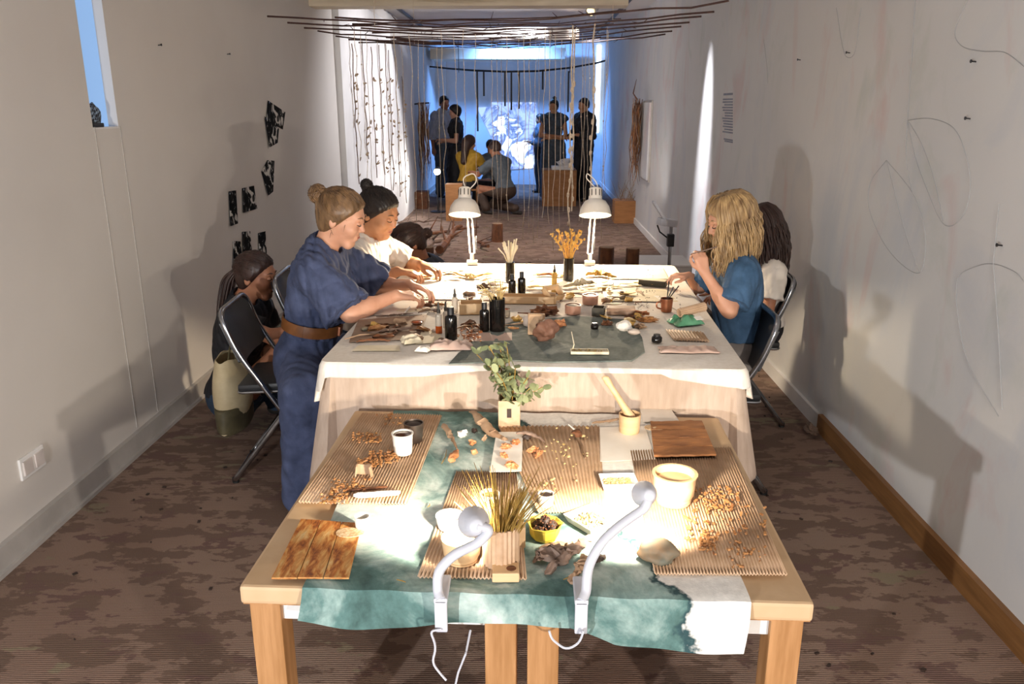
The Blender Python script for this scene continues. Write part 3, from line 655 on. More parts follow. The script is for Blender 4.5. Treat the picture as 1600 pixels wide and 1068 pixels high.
# ------------------------------------------------------------------ folding chairs
m_chrome = M('chrome_tube', '#b4b6ba', '#8e9095', rough=0.22, metal=1.0); m_vinyl = M('black_vinyl', '#1d1e20', '#2a2b2e', rough=0.42, bump=0.1); m_rubber = M('rubber_foot', '#111111', '#1b1b1b')
def arc(pts, r=0.05, k=5):
    pts = [Vector(p) for p in pts]; out = [pts[0]]
    for i in range(1, len(pts) - 1):
        a, c = (pts[i - 1] - pts[i]), (pts[i + 1] - pts[i]); ra = min(r, a.length / 2.1, c.length / 2.1); p0, p1 = pts[i] + a.normalized() * ra, pts[i] + c.normalized() * ra
        for j in range(k + 1): t_ = j / k; out.append(p0 * (1 - t_) ** 2 + pts[i] * 2 * t_ * (1 - t_) + p1 * t_ ** 2)
    return out + [pts[-1]]
def make_chair(label, loc, rz):
    t = thing('folding_chair', label, 'chair', loc, 'folding chairs at the long table', rz); w = 0.195; tr = 0.0115
    bd = lambda prt, n, m, sm=True: prt.build(n, m, t, sm, world=False)
    bd(B().tube(arc([(0.21, -w, 0.012), (-0.17, -w, 0.62), (-0.225, -w, 0.785), (-0.225, w, 0.785), (-0.17, w, 0.62), (0.21, w, 0.012)], 0.07, 6), tr, 10), 'front_frame', m_chrome)
    bd(B().tube(arc([(0.13, -w + 0.028, 0.435), (0.09, -w + 0.028, 0.44), (-0.245, -w + 0.028, 0.012), (-0.245, w - 0.028, 0.012), (0.09, w - 0.028, 0.44), (0.13, w - 0.028, 0.435)], 0.04, 5), tr, 10), 'rear_frame', m_chrome)
    bd(B().cyl((0.13, -w, 0.14), (0.13, w, 0.14), 0.008, n=8), 'crossbar', m_chrome)
    bd(B().box((-0.005, 0, 0.452), (0.37, 0.33, 0.032), rotm(0, -3, 0), 0.012), 'seat', m_vinyl)
    bd(B().tube(arc([(0.18, -0.165, 0.437), (-0.19, -0.165, 0.425), (-0.19, 0.165, 0.425), (0.18, 0.165, 0.437)], 0.03), 0.007, 8), 'seat_rim', m_chrome)
    def back(u, v):
        y = (u - 0.5) * 2 * (w - 0.004); s = abs(2 * u - 1) ** 6; z = 0.56 + 0.215 * v - 0.03 * s * v + 0.02 * s * (1 - v)
        return (-0.137 - (z - 0.56) * 0.38 - 0.022 * (1 - (2 * u - 1) ** 2), y, z)
    bd(B().grid(back, 14, 10, 0.022), 'backrest', m_vinyl)
    for x, y in ((0.21, -w), (0.21, w), (-0.243, -w + 0.05), (-0.243, w - 0.05)): bd(B().cyl((x, y, 0), (x, y, 0.022), 0.0145, n=10), 'rubber_foot', m_rubber)
    return t
make_chair('black padded folding chair holding the woman in the denim jumpsuit', (-1.055, 3.375, 0), R(4))
make_chair('folding chair mostly hidden behind the woman in denim', (-1.03, 4.02, 0), R(3))
make_chair('black padded folding chair behind the blonde child', (0.775, 3.29, 0), R(180))
make_chair('folding chair by the right wall holding the dark-haired child', (1.085, 4.06, 0), R(178))
# bag hanging from the front left chair
m_khaki = M('khaki_canvas', '#8f8462', '#7a7050', scale=20, bump=0.2); m_olive = M('olive_canvas', '#4b4530', '#5a523a', scale=20); m_beige = M('cream_canvas', '#cdbd98', '#bba985')
c = Vector((-1.37, 3.50, 0.30)); t = thing('tote_bag', 'cream and olive canvas tote bag hanging behind the front left folding chair', 'bag', (c.x, c.y, 0.17))
def bagf(u, v):
    a = 2 * math.pi * u; w_ = 0.05 + 0.03 * math.sin(math.pi * v); return (c.x + math.cos(a) * w_, c.y + math.sin(a) * (0.12 + 0.04 * (1 - v)), 0.17 + 0.33 * v + 0.006 * math.sin(a * 5))
B().grid(bagf, 28, 10, 0.003).build('body', m_beige, t, True); bb = B().lathe((0, 0, 0), [(.86, 0), (1.0, .02), (1.04, .12), (1.0, .128)], 28); bb.v = [(c.x + x * .066, c.y + y * .166, .155 + z) for x, y, z in bb.v]; bb.build('bottom', m_olive, t, True)
for s in (-1, 1): B().tube(arc([(c.x + 0.02, c.y + s * 0.10, 0.45), (c.x + 0.05, c.y + s * 0.05, 0.66), (-1.325, c.y + s * 0.02 - 0.03, 0.74), (c.x + 0.08, c.y - s * 0.02, 0.66), (c.x + 0.03, c.y + s * 0.03, 0.45)], 0.04), 0.009, 6, flat=0.35).build('strap', m_khaki, t, True)

# ================================================================== THINGS ON THE NEAR TABLE
ZN = Z1 + 0.008
def mpp(u, v, z): p = P(u, v, z); return ((-p.x * math.sin(YAW) + p.y * math.cos(YAW)) * math.cos(PITCH) + (CAM_H - z) * math.sin(PITCH)) / F_PX
m_card = M('corrugated_cardboard', '#c8a98b', '#b69676', scale=25); m_ceram = M('white_ceramic', '#f0ece4', '#e6e0d6', rough=0.35, scale=5); m_beech = M('beech_wood', '#e0c096', '#d2ae80', scale=6, stretch=(1, 1, 5), rough=0.5)
m_glaze = M('brown_liquid', '#5a2f16', '#43220f', rough=0.2); m_drift = M('driftwood', '#b39578', '#8a6c52', scale=9, stretch=(1, 1, 1), bump=0.5, bscale=30); m_grey_drift = M('grey_driftwood', '#8a7364', '#6b5648', scale=14, bump=0.6, bscale=28)
m_orange = M('orange_fungus', '#cd9468', '#b06a3c', scale=30, bump=0.4); m_bark = M('brown_bark', '#7d4d2c', '#4c2c18', scale=9, stretch=(1, 4, 1), bump=0.7, bscale=20, bdist=0.008); m_paper = M('white_paper', '#f2ede4', '#e8e1d6', scale=8)
m_crumb = M('wood_crumbs', '#b5834f', '#8a5830', scale=60); m_seed = M('pale_seeds', '#d9c08c', '#b3975d', scale=80); m_stone = M('painted_stone', '#8f7152', '#566057', scale=14, bump=0.5, bscale=30); m_dark = M('dark_matter', '#2b1d18', '#3a2a20', scale=30)
m_yellow = M('yellow_card', '#d8c04a', '#c4a835', scale=10); m_white_plastic = M('white_plastic', '#c9cbd3', '#bfc1ca', rough=0.4); m_grass = M('dry_grass', '#a8873f', '#7d6128', scale=30); m_green = M('eucalyptus_leaf', '#8c9268', '#6f7a58', scale=18); m_mesh = M('woven_mesh', '#d8bf9c', '#b89468', scale=160, detail=1)
m_tin = M('tin', '#8c8078', '#6e625a', rough=0.3, metal=0.9)
def corrugated(px, z, label, ridges, along='v', mat=None, name='cardboard_sheet', group='corrugated cardboard sheets'):
    q = [P(u, v, z) for u, v in px]; n = ridges * 4
    def fn(u, v):
        p = (q[0] * (1 - u) + q[1] * u) * (1 - v) + (q[3] * (1 - u) + q[2] * u) * v; k = u if along == 'v' else v
        p.z = z + 0.0045 + 0.0030 * math.sin(k * ridges * 2 * math.pi); return p
    b = B().grid(lambda u, v: fn(1 - u, v), n if along == 'v' else 4, 4 if along == 'v' else n, 0.0022)
    return tag(b.build(name, mat or m_card, smooth='all'), label, 'cardboard', group)
corrugated([(566, 646), (690, 650), (636, 789), (466, 786)], ZN, 'corrugated cardboard sheet with wood crumbs at the left of the near table', 34)
corrugated([(713, 738), (806, 738), (822, 906), (652, 903)], ZN, 'corrugated cardboard sheet under the pot of dry grass', 27)
corrugated([(778, 667), (936, 667), (945, 800), (840, 802)], ZN - 0.001, 'corrugated cardboard sheet in the back middle of the near table', 24)
corrugated([(985, 706), (1141, 700), (1229, 899), (1022, 898)], ZN, 'large corrugated cardboard sheet at the right under the wide mortar', 40)
ZS = ZN + 0.0085                                   # on top of cardboard
def cup(c, r, h, mat, label, fill=None, cat='cup', name='cup', lip=0.0, taper=0.85, foot=False, level=0.8, group=None):
    t = thing(name, label, cat, c, group); th = max(0.003, r * 0.09)
    prof = [(r * taper * 0.97, 0), (r * taper, 0.003)]
    if foot: prof = [(r * taper * 0.9, 0), (r * taper * 0.92, h * 0.08), (r * taper * 0.8, h * 0.12)]
    prof += [(r * (taper + (1 - taper) * k), h * k) for k in (0.3, 0.6, 0.9)] + [(r + lip, h * 0.97), (r + lip, h), (r - th, h)] + [((r - th) * (taper + (1 - taper) * k), h * k) for k in (0.9, 0.5, 0.12)] + [(0.0, h * 0.1)]
    B().lathe(c, prof, 28).build('body', mat, t, True)
    if fill: B().lathe(Vector(c) + Vector((0, 0, h * level)), [(0, 0.0), ((r - th) * (taper + (1 - taper) * level) * 0.99, 0), ((r - th) * 0.7, 0.003), (0, 0.004)][1:], 20).build('contents', fill, t, True)
    return t
def at(u, v, z=ZS): return P(u, v, z)
cup(at(630, 707), 0.030, 0.062, m_ceram, 'white ceramic cup of brown liquid on the left cardboard', m_glaze, level=0.9, taper=0.86, lip=0.002)
cup(at(647, 688, ZS), 0.030, 0.058, m_tin, 'dull tin cup behind the white ceramic cup', m_dark, level=0.9)
cup(at(567, 826, ZN), 0.019, 0.035, m_ceram, 'small empty white cup above the orange-stained board')
cup(at(765, 795, ZS), 0.025, 0.045, m_ceram, 'white cup standing behind the dry grass', m_seed)
cup(at(853, 790, ZN), 0.021, 0.035, m_ceram, 'small white cup with dark berries behind the yellow carton', m_dark, level=0.85)
cup(at(722, 873), 0.045, 0.055, m_beech, 'pale wooden mortar under the left gooseneck lamp', m_seed, 'mortar', 'mortar', foot=True)
cup(at(703, 822), 0.034, 0.030, m_ceram, 'shallow white dish just behind the left gooseneck lamp head', None, 'dish', 'dish')
cup(at(1052, 782), 0.054, 0.078, m_beech, 'wide turned wooden mortar on the right cardboard', m_beech, 'mortar', 'mortar', foot=True, lip=0.003, level=0.75, taper=0.9)
c = at(983, 675, ZN); t = cup(c, 0.034, 0.062, m_beech, 'wooden mortar with a leaning pestle near the linen cloth', m_crumb, 'mortar', 'mortar', taper=0.92, level=0.5)
a, e = c + Vector((0.012, 0.0, 0.035)), c + Vector((-0.075, 0.035, 0.165))
t = thing('pestle', 'wooden pestle leaning out of the back mortar', 'pestle', a); d = (e - a)
B().tube([a, a + d * 0.1, a + d * 0.35, a + d * 0.8, a + d * 0.93, e], [0.012, 0.016, 0.011, 0.009, 0.012, 0.009], 14).build('shaft', m_beech, t, True); B().blob(e, (0.012, 0.012, 0.009), sub=2).build('knob', m_beech, t, True)
# boards, papers, veneer
def stain_mat():
    t = NT('orange_stained_veneer'); v = t.coord(); c = t.ramp(t.noise(t.coord(kind='Generated'), 3.5, 6, 0.65, 0.6), [(0.36, srgb('#7a3a12')), (0.47, srgb('#b9702c')), (0.58, srgb('#d2a05c')), (0.7, srgb('#d9bb88'))])
    w = t.n('ShaderNodeTexWave', _bands_direction='X', Scale=22.0, Distortion=3.0, Detail=3.0); t.l(v, w.inputs['Vector']); t.col(t.mix(0.15, c, w.outputs['Color'], 'MULTIPLY')); t.bsdf.inputs['Roughness'].default_value = 0.6; return t.m
m_stain = stain_mat()
q = [(470, 813), (566, 820), (546, 905), (424, 905)]
t = thing('stained_board', 'orange-stained veneer board at the front left of the near table', 'board', at(495, 900, ZN))
for k in range(3):                                   # three planks side by side
    f = lambda s: (q[0][0] + (q[1][0] - q[0][0]) * s, q[0][1] + (q[1][1] - q[0][1]) * s); g = lambda s: (q[3][0] + (q[2][0] - q[3][0]) * s, q[3][1] + (q[2][1] - q[3][1]) * s); s0, s1 = k / 3 + 0.006, (k + 1) / 3 - 0.006
    quadsheet('plank', [f(s0), f(s1), g(s1), g(s0)], ZN, m_stain, '', '', th=0.004, nu=4, nv=6, amp=0.0008, parent=t)
q = [(1016, 662), (1096, 660), (1119, 714), (1022, 716)]
t = thing('bark_sheet', 'dark brown panel of bark slats at the back right of the near table', 'bark', at(1060, 715, ZS))
for k in range(4):
    s0, s1 = k / 4 + 0.008, (k + 1) / 4 - 0.008; L = lambda s: (q[0][0] + (q[3][0] - q[0][0]) * s, q[0][1] + (q[3][1] - q[0][1]) * s); Rr = lambda s: (q[1][0] + (q[2][0] - q[1][0]) * s, q[1][1] + (q[2][1] - q[1][1]) * s)
    quadsheet('slat', [L(s0), Rr(s0), Rr(s1), L(s1)], ZS, M('slat_bark', '#ad7443', '#6b3f20', scale=7, stretch=(1, 3, 1), bump=.5), '', '', th=0.006, nu=14, nv=4, amp=0.003, freq=60, parent=t)
quadsheet('paper_sheet', [(937, 668), (1008, 666), (1024, 718), (938, 722)], ZN + 0.001, m_paper, 'white handwritten sheet in front of the back mortar', 'paper', th=0.0006, amp=0.001)
quadsheet('paper_sheet', [(1000, 640), (1045, 634), (1060, 658), (1005, 660)], ZN + 0.001, m_paper, 'white sheet against the linen cloth right of the pestle', 'paper', th=0.0006, amp=0.002)
quadsheet('paper_sheet', [(776, 676), (817, 676), (815, 737), (765, 739)], ZN + 0.006, m_paper, 'white card under the orange fungus pieces', 'paper', th=0.001)
for (u, v), lab in (((1022, 668), 'brown woven mesh oval on the bark panel'), ((545, 832), 'pale woven mesh oval beside the small empty cup')):
    p = at(u, v, ZS + 0.007 if u > 900 else ZN + 0.006); b = B()
    poly = [(p.x + 0.034 * math.cos(k * math.pi / 10) * (1 + .12 * math.cos(k * math.pi / 10)), p.y + 0.022 * math.sin(k * math.pi / 10)) for k in range(20)]; tag(b.prism(poly, p.z, p.z + 0.002).build('mesh_oval', m_mesh), lab, 'strainer')
# eucalyptus in a cardboard pot
c = at(796, 662, ZN); t = thing('plant_pot', 'square cardboard pot of eucalyptus sprigs at the back of the near table', 'potted plant', c); rr = random.Random(3)
b = B(); w = 0.032
for dx, dy, sx, sy in ((0, -w, 2 * w, .004), (0, w, 2 * w, .004), (-w, 0, .004, 2 * w), (w, 0, .004, 2 * w)): b.box(c + Vector((dx, dy, 0.045)), (sx + .004 * (sx > sy), sy, 0.09), bev=0.001)
b.box(c + Vector((0, 0, 0.003)), (2 * w, 2 * w, 0.006)).build('pot', m_card, t)
B().prism([(c.x + x * 0.008 - 0.003, c.y - w - 0.0026 + 0 * x) if False else (c.x + x, c.y - w - y) for x, y in ((-.007, .0022), (.007, .0022), (.007, .0032), (-.007, .0032))], c.z + 0.035, c.z + 0.065).build('printed_mark', m_dark, t)
for k in range(18):
    a = rr.uniform(0, 6.28); reach = rr.uniform(0.02, 0.11); top = rr.uniform(0.10, 0.22)
    if k in (0, 1): a, reach, top = (0.1, 0.12, 0.075) if k == 0 else (-0.5, 0.09, 0.09)
    pts = [c + Vector((0.012 * math.cos(a), 0.012 * math.sin(a), 0.05)), c + Vector((reach * .45 * math.cos(a), reach * .45 * math.sin(a), 0.05 + top * 0.6)), c + Vector((reach * math.cos(a) - 0.015, reach * math.sin(a), 0.05 + top * 0.95))]
    pts = arc(pts, 0.04, 5); st = B().tube(pts, 0.0015, 5).build('sprig', m_grass, t, True)
    for j in range(11):
        q_ = pts[min(len(pts) - 1, 2 + j * (len(pts) - 2) // 10)]; rt = rotm(rr.uniform(-70, 70), rr.uniform(-70, 70), rr.uniform(0, 360))
        o = rt @ Vector((0.016, 0, 0)); B().blob(q_ + o, (0.017, 0.012, 0.0015), rt, 1).build('leaf', m_green, st, True)
# driftwood, pods, fungus
def drift(pxs, radii, z, mat, name, label, cat='driftwood', lift=None, group=None, n=9, amp=0.3, h=0.0):
    pts = [P(u, v, z) + Vector((0, 0, r + (lift[i] if lift else 0))) for i, ((u, v), r) in enumerate(zip(pxs, radii))]; pp = arc(pts, 0.03, 4); m = 26
    ts = np.linspace(0, len(pp) - 1, m); pp = [pp[min(int(t_), len(pp) - 2)].lerp(pp[min(int(t_), len(pp) - 2) + 1], t_ - min(int(t_), len(pp) - 2)) for t_ in ts]
    rad = [np.interp(i / (m - 1), np.linspace(0, 1, len(radii)), radii) * (0.5 if i in (0, m - 1) else 1) for i in range(m)]; b = B().tube(pp, rad, 12, flat=0.75); sd = sum(map(ord, label)) % 97; mr = max(radii)
    out_ = []
    for p in b.v:
        q_ = Vector(p); e = Vector((mnoise.noise(q_ * 60 + Vector((sd, 0, 0))), mnoise.noise(q_ * 60 + Vector((0, sd, 0))), 0.6 * mnoise.noise(q_ * 60 + Vector((0, 0, sd))))) + 0.5 * Vector((mnoise.noise(q_ * 150), mnoise.noise(q_ * 150 + Vector((9, 0, 0))), mnoise.noise(q_ * 150 + Vector((0, 9, 0)))))
        q_ = q_ + e * amp * mr * 1.6; q_.z = max(q_.z, z + .0004); out_.append(tuple(q_))
    b.v = out_
    return tag(b.build(name, mat, smooth=True), label, cat, group)
drift([(738, 656), (752, 670), (774, 686), (796, 694)], [0.010, 0.018, 0.013, 0.006], ZN, m_drift, 'driftwood_piece', 'pale curved driftwood slab in front of the eucalyptus pot', lift=[.02, .01, 0, 0])
drift([(806, 684), (822, 684), (837, 686), (851, 692)], [0.006, 0.008, 0.007, 0.004], ZN + 0.006, m_grey_drift, 'driftwood_piece', 'thin forked stick right of the eucalyptus pot', lift=[.01, .012, .006, 0])
drift([(693, 668), (704, 684), (714, 702)], [0.010, 0.009, 0.004], ZN, m_drift, 'wood_sliver', 'pale wood sliver pointing at an orange pod', 'wood')
drift([(705, 726), (709, 716), (714, 706)], [0.011, 0.012, 0.005], ZN, m_orange, 'seed_pod', 'orange pod on the teal runner near the left cardboard', 'seed pod')
for i, (u, v, r, m, lab) in enumerate(((723, 676, .016, m_paper, 'crumpled pale petal left of the driftwood slab'), (738, 690, .011, m_orange, 'small orange petal below the driftwood slab'), (742, 672, .012, m_dark, 'dark opened seed husk under the driftwood slab'), (741, 705, .010, m_orange, 'small orange pod with a pale tip on the teal runner'), (757, 684, .010, m_drift, 'pinkish bark scrap beside the dark husk'))):
    tag(B().blob(at(u, v, ZN + r * .55), (r, r * .9, r * .6), rotm(0, 20 * i, 40 * i), 2, 0.7, 4, i).build('dried_petal', m, smooth=True), lab, 'petal')
fz = ZN + 0.008
for i, (u, v, r, lab) in enumerate(((790, 697, .014, 'orange fungus piece at the left of the white card'), (806, 690, .014, 'orange fungus piece at the back right of the white card'), (787, 711, .013, 'orange fungus piece halfway down the white card'), (800, 727, .018, 'largest orange fungus piece at the front of the white card'), (832, 702, .015, 'orange fungus piece on cardboard right of the card, left lobe'), (842, 708, .014, 'orange fungus piece on cardboard right of the card, right lobe'))):
    tag(B().blob(at(u, v, fz + r * .45), (r, r * .85, r * .5), rotm(10 * i, 0, 50 * i), 3, 0.6, 5, i + 9).build('fungus_piece', m_orange, smooth=True), lab, 'fungus', 'orange fungus pieces')
tag(B().blob(at(824, 682, ZN + .012), (.012, .010, .010), None, 2, .5, 4, 2).build('charcoal_piece', m_dark, smooth=True), 'black charcoal lump between stick and fungus', 'charcoal')
t = thing('dried_seedpod', 'brown seed head with a split stalk on the middle cardboard', 'seed pod', at(905, 690)); p = at(902, 682)
B().blob(p + Vector((0, 0, .012)), (.013, .018, .012), rotm(0, 0, 20), 2, .5, 5, 3).build('head', m_bark, t, True); B().tube([p, at(910, 700) + Vector((0, 0, .006)), at(915, 717) + Vector((0, 0, .003))], [.005, .004, .002], 6).build('stalk', m_drift, t); B().tube([p + Vector((0, 0, .015)), at(888, 672) + Vector((0, 0, .02))], [.004, .002], 6).build('tip', m_paper, t)
drift([(925, 662), (950, 660), (967, 657)], [.004, .006, .005], ZN, m_drift, 'wood_sliver', 'flat wood sliver left of the back mortar', 'wood')
# crumbs, left cardboard
def crumbs(spots, z, mat, name, label, seed, smin=.002, smax=.006):
    rg = random.Random(seed); b = B()
    for u, v, su, sv, n in spots:
        for _ in range(n):
            g_ = lambda m_, s_: m_ + max(-1.5 * s_, min(1.5 * s_, rg.gauss(0, s_))); p = P(g_(u, su), g_(v, sv), z); s = rg.uniform(smin, smax)
            b.box(p + Vector((0, 0, s * .85)), (s * rg.uniform(.8, 2.2), s, s * .8), rotm(rg.uniform(-20, 20), rg.uniform(-20, 20), rg.uniform(0, 180)))
    return tag(b.build(name, mat), label, 'crumbs', kind='stuff')
crumbs([(573, 685, 14, 5, 90), (600, 715, 14, 6, 120), (578, 722, 12, 5, 60), (548, 765, 20, 10, 90), (520, 780, 15, 5, 40), (607, 655, 12, 6, 20)], ZS, m_crumb, 'wood_crumbs', 'loose orange-brown wood crumbs strewn over the left cardboard', 1)
crumbs([(1120, 780, 22, 12, 110), (1150, 830, 30, 25, 70), (1100, 830, 20, 20, 50), (1110, 850, 10, 6, 30), (1160, 870, 18, 14, 20)], ZS, m_crumb, 'wood_crumbs', 'loose orange-brown wood crumbs strewn over the right cardboard', 2)
crumbs([(880, 700, 25, 20, 25), (870, 740, 20, 20, 15)], ZS, m_seed, 'straw_bits', 'few straw bits on the middle cardboard', 3)
t = thing('bark_curl', 'curled pale bark piece standing among the wood crumbs', 'bark', at(569, 745)); p = at(569, 745)
B().grid(lambda u, v: (p.x + .026 * math.cos(4.2 * u - .6) * (1 - .2 * v), p.y + .02 * math.sin(4.2 * u - .6), p.z + .03 * v + .003 + .004 * math.sin(9 * u)), 18, 5, .003).build('curl', m_drift, t, True)
drift([(553, 778), (580, 778), (605, 776), (626, 773)], [.009, .010, .010, .008], ZS, m_paper, 'peeled_stick', 'peeled white stick on the left cardboard front', 'stick', amp=.1)
drift([(545, 768), (575, 766), (605, 762)], [.004, .005, .004], ZS, m_bark, 'bark_strip', 'brown bark strip behind the peeled white stick', 'bark')
# trays
def tray(c, sx, sy, h, wall, mat, label, name='tray', cat='tray', rz=0, flare=0.15, fill=None, nfill=60, seed=1, group=None, fs=.005, fillname='contents'):
    t = thing(name, label, cat, c, group); c = Vector(c); rt = rotm(0, 0, rz); b = B()
    ring = lambda k, z, o: [c + rt @ Vector((x * (sx / 2 * (1 + flare * k) - o), y * (sy / 2 * (1 + flare * k) - o), z)) for x, y in ((-1, -1), (1, -1), (1, 1), (-1, 1))]
    v = ring(0, 0, 0) + ring(1, h, 0) + ring(1, h, wall) + ring(0, wall, wall); f = [(3, 2, 1, 0)]
    for l in range(3):
        for i in range(4): j = (i + 1) % 4; f.append((l * 4 + i, l * 4 + j, l * 4 + 4 + j, l * 4 + 4 + i))
    f.append((12, 13, 14, 15)); o = b.raw(v, f).build('tray_body', mat, t)
    md = o.modifiers.new('soft', 'BEVEL'); md.width = min(.004, wall * .45); md.segments = 2
    if fill:
        rg = random.Random(seed); bb = B()
        for _ in range(nfill):
            x, y = rg.uniform(-.4, .4) * sx, rg.uniform(-.4, .4) * sy; z = wall + fs * .5 + rg.random() * h * .35 * (1 - (x / sx) ** 2 * 3)
            bb.blob(c + rt @ Vector((x, y, max(z, wall + fs * .4))), (fs * rg.uniform(.7, 1.5), fs * .7, fs * .6), rotm(rg.uniform(0, 90), 0, rg.uniform(0, 180)), 1)
        o = bb.build(fillname, fill, t); o['kind'] = 'stuff'
    return t
tray(at(925, 818, ZN), .082, .082, .022, .005, m_ceram, 'square white dish of pale seeds right of the yellow carton', 'dish', 'dish', 38, .25, m_seed, 130, 2)
tray(at(966, 758, ZN + .008), .085, .06, .02, .004, m_paper, 'white tray of mixed petals beside the wide mortar', rz=4, fill=m_seed, nfill=110, seed=5)
c = at(851, 838, ZN); t = thing('yellow_carton', 'yellow egg-carton cup filled with brown cones', 'carton', c)
B().lathe(c, [(.030, 0), (.034, .008), (.038, .03), (.043, .036), (.041, .037), (.035, .03), (.030, .008), (0, .006)], 8, wob=.06).build('carton', m_yellow, t, False)
for i, (x, y, z) in enumerate(((-.014, -.012, .022), (.014, -.012, .022), (0, .014, .022), (-.016, .010, .026), (.017, .008, .026), (0, 0, .042))):
    rg = random.Random(i); q_ = c + Vector((x, y, z)); o = tag(B().blob(q_, (.013, .013, .012), None, 2, .25, 9, i).build('alder_cone', m_dark, smooth=True), ['brown cone in the yellow carton, front left', 'brown cone in the yellow carton, front right', 'brown cone in the yellow carton, back middle', 'brown cone in the yellow carton, back left', 'brown cone in the yellow carton, back right', 'topmost brown cone heaped in the yellow carton'][i], 'cone', 'cones in the yellow carton')
    bb = B()
    for k in range(38):
        d = Vector((rg.gauss(0, 1), rg.gauss(0, 1), rg.gauss(0, 1))).normalized(); x_, y_, _ = frame_to(d); e = q_ + d * .0125; bb.raw([e + x_ * .003, e - x_ * .0015 + y_ * .0026, e - x_ * .0015 - y_ * .0026, e + d * .0035], [(0, 1, 3), (1, 2, 3), (2, 0, 3), (2, 1, 0)])
    sc = bb.build('scales', m_bark, o); sc['kind'] = 'stuff'
# dry grass in a corrugated pot, wood blocks
c = at(783, 876); t = thing('grass_pot', 'corrugated cardboard pot full of dry grass beside the left lamp', 'potted plant', c); rg = random.Random(8)
v, f, n = [], [], 96
for z in (0, .092):
    for k in range(n): a = 2 * math.pi * k / n; rad = .039 + .0018 * math.sin(a * 24) ; v.append(c + Vector((math.cos(a) * rad, math.sin(a) * rad, z)))
for z in (.092, .004):
    for k in range(n): a = 2 * math.pi * k / n; v.append(c + Vector((math.cos(a) * .035, math.sin(a) * .035, z)))
for l in range(3):
    for k in range(n): f.append((l * n + k, l * n + (k + 1) % n, (l + 1) * n + (k + 1) % n, (l + 1) * n + k))
f.append(tuple(3 * n + k for k in range(n))); B().raw(v, f).build('pot', m_card, t, True)
for k in range(110):
    a = rg.uniform(0, 6.28); r0 = rg.uniform(0, .022); sp = rg.uniform(.01, .10); L = rg.uniform(.12, .20); lean = Vector((math.cos(a) * sp + .012, math.sin(a) * sp * .7, 0))
    p0 = c + Vector((math.cos(a) * r0, math.sin(a) * r0, .03)); B().tube([p0, p0 + lean * .45 + Vector((0, 0, L * .55)), p0 + lean + Vector((0, 0, L * .93))], [.0016, .0014, .0006], 4).build('grass_blade', m_grass, t)
t = thing('wood_block', 'pale wood block with a dark knot in front of the grass pot', 'wood block', at(790, 903, ZN)); p = at(790, 903, ZN)
B().box(p + Vector((0, 0.006, .011)), (.058, .045, .022), rotm(0, 0, 2), .003).build('block', m_beech, t); B().lathe(p + Vector((.012, 0.004, .0218)), [(.011, 0), (.010, .0012), (0, .0014)][:2], 18).build('knot', m_bark, t)
tag(B().box(at(811, 853, ZN) + Vector((0.003, 0.006, .026)), (.022, .03, .052), rotm(0, 0, 4), .002).build('wood_block', m_beech), 'upright pale wood block right of the grass pot', 'wood block')
for i, (pxs, rad, m, lab) in enumerate((([(832, 880), (848, 876), (874, 870), (892, 864)], [.008, .016, .018, .008], m_grey_drift, 'largest grey driftwood piece at the front middle'), ([(852, 900), (876, 886), (903, 868), (925, 852)], [.007, .011, .012, .005], m_grey_drift, 'slanting driftwood stick crossing the right lamp neck'), ([(893, 912), (905, 893), (915, 872)], [.006, .011, .008], m_drift, 'short upright driftwood stick below the right lamp neck'), ([(845, 858), (870, 853), (896, 850)], [.004, .007, .004], m_drift, 'pale driftwood splinter behind the largest driftwood'), ([(922, 885), (935, 877), (942, 870)], [.008, .010, .006], m_dark, 'dark bark knob right of the driftwood'))):
    drift(pxs, rad, ZN, m, 'driftwood_piece', lab, lift=[0, .006 * (i == 1), .012 * (i == 1), .02 * (i == 1)][:len(pxs)], amp=.6)
p = at(1030, 880, ZN); tag(B().blob(p + Vector((0, .01, .022)), (.044, .03, .026), rotm(0, 5, -8), 4, .30, 2.6, 6).build('stone', m_stone, smooth=True), 'rough brown and grey-green stone at the front right', 'stone')
for i, (u, v, du, dv) in enumerate(((690, 724, 8, -22), (668, 792, 3, -6), (620, 905, 14, 4), (880, 905, 10, -6))):
    tag(B().tube([P(u, v, ZN + .003), P(u + du * .5 + 2, v + dv * .5, ZN + .006), P(u + du, v + dv, ZN + .003)], [.001, .0014, .0008], 5).build('stem_bit', m_grass), ['thin green stem on the teal runner by the orange pod', 'tiny dark stem bit on the white part of the runner', 'thin stem at the front edge of the teal runner', 'thin stem in front of the driftwood'][i], 'stem')
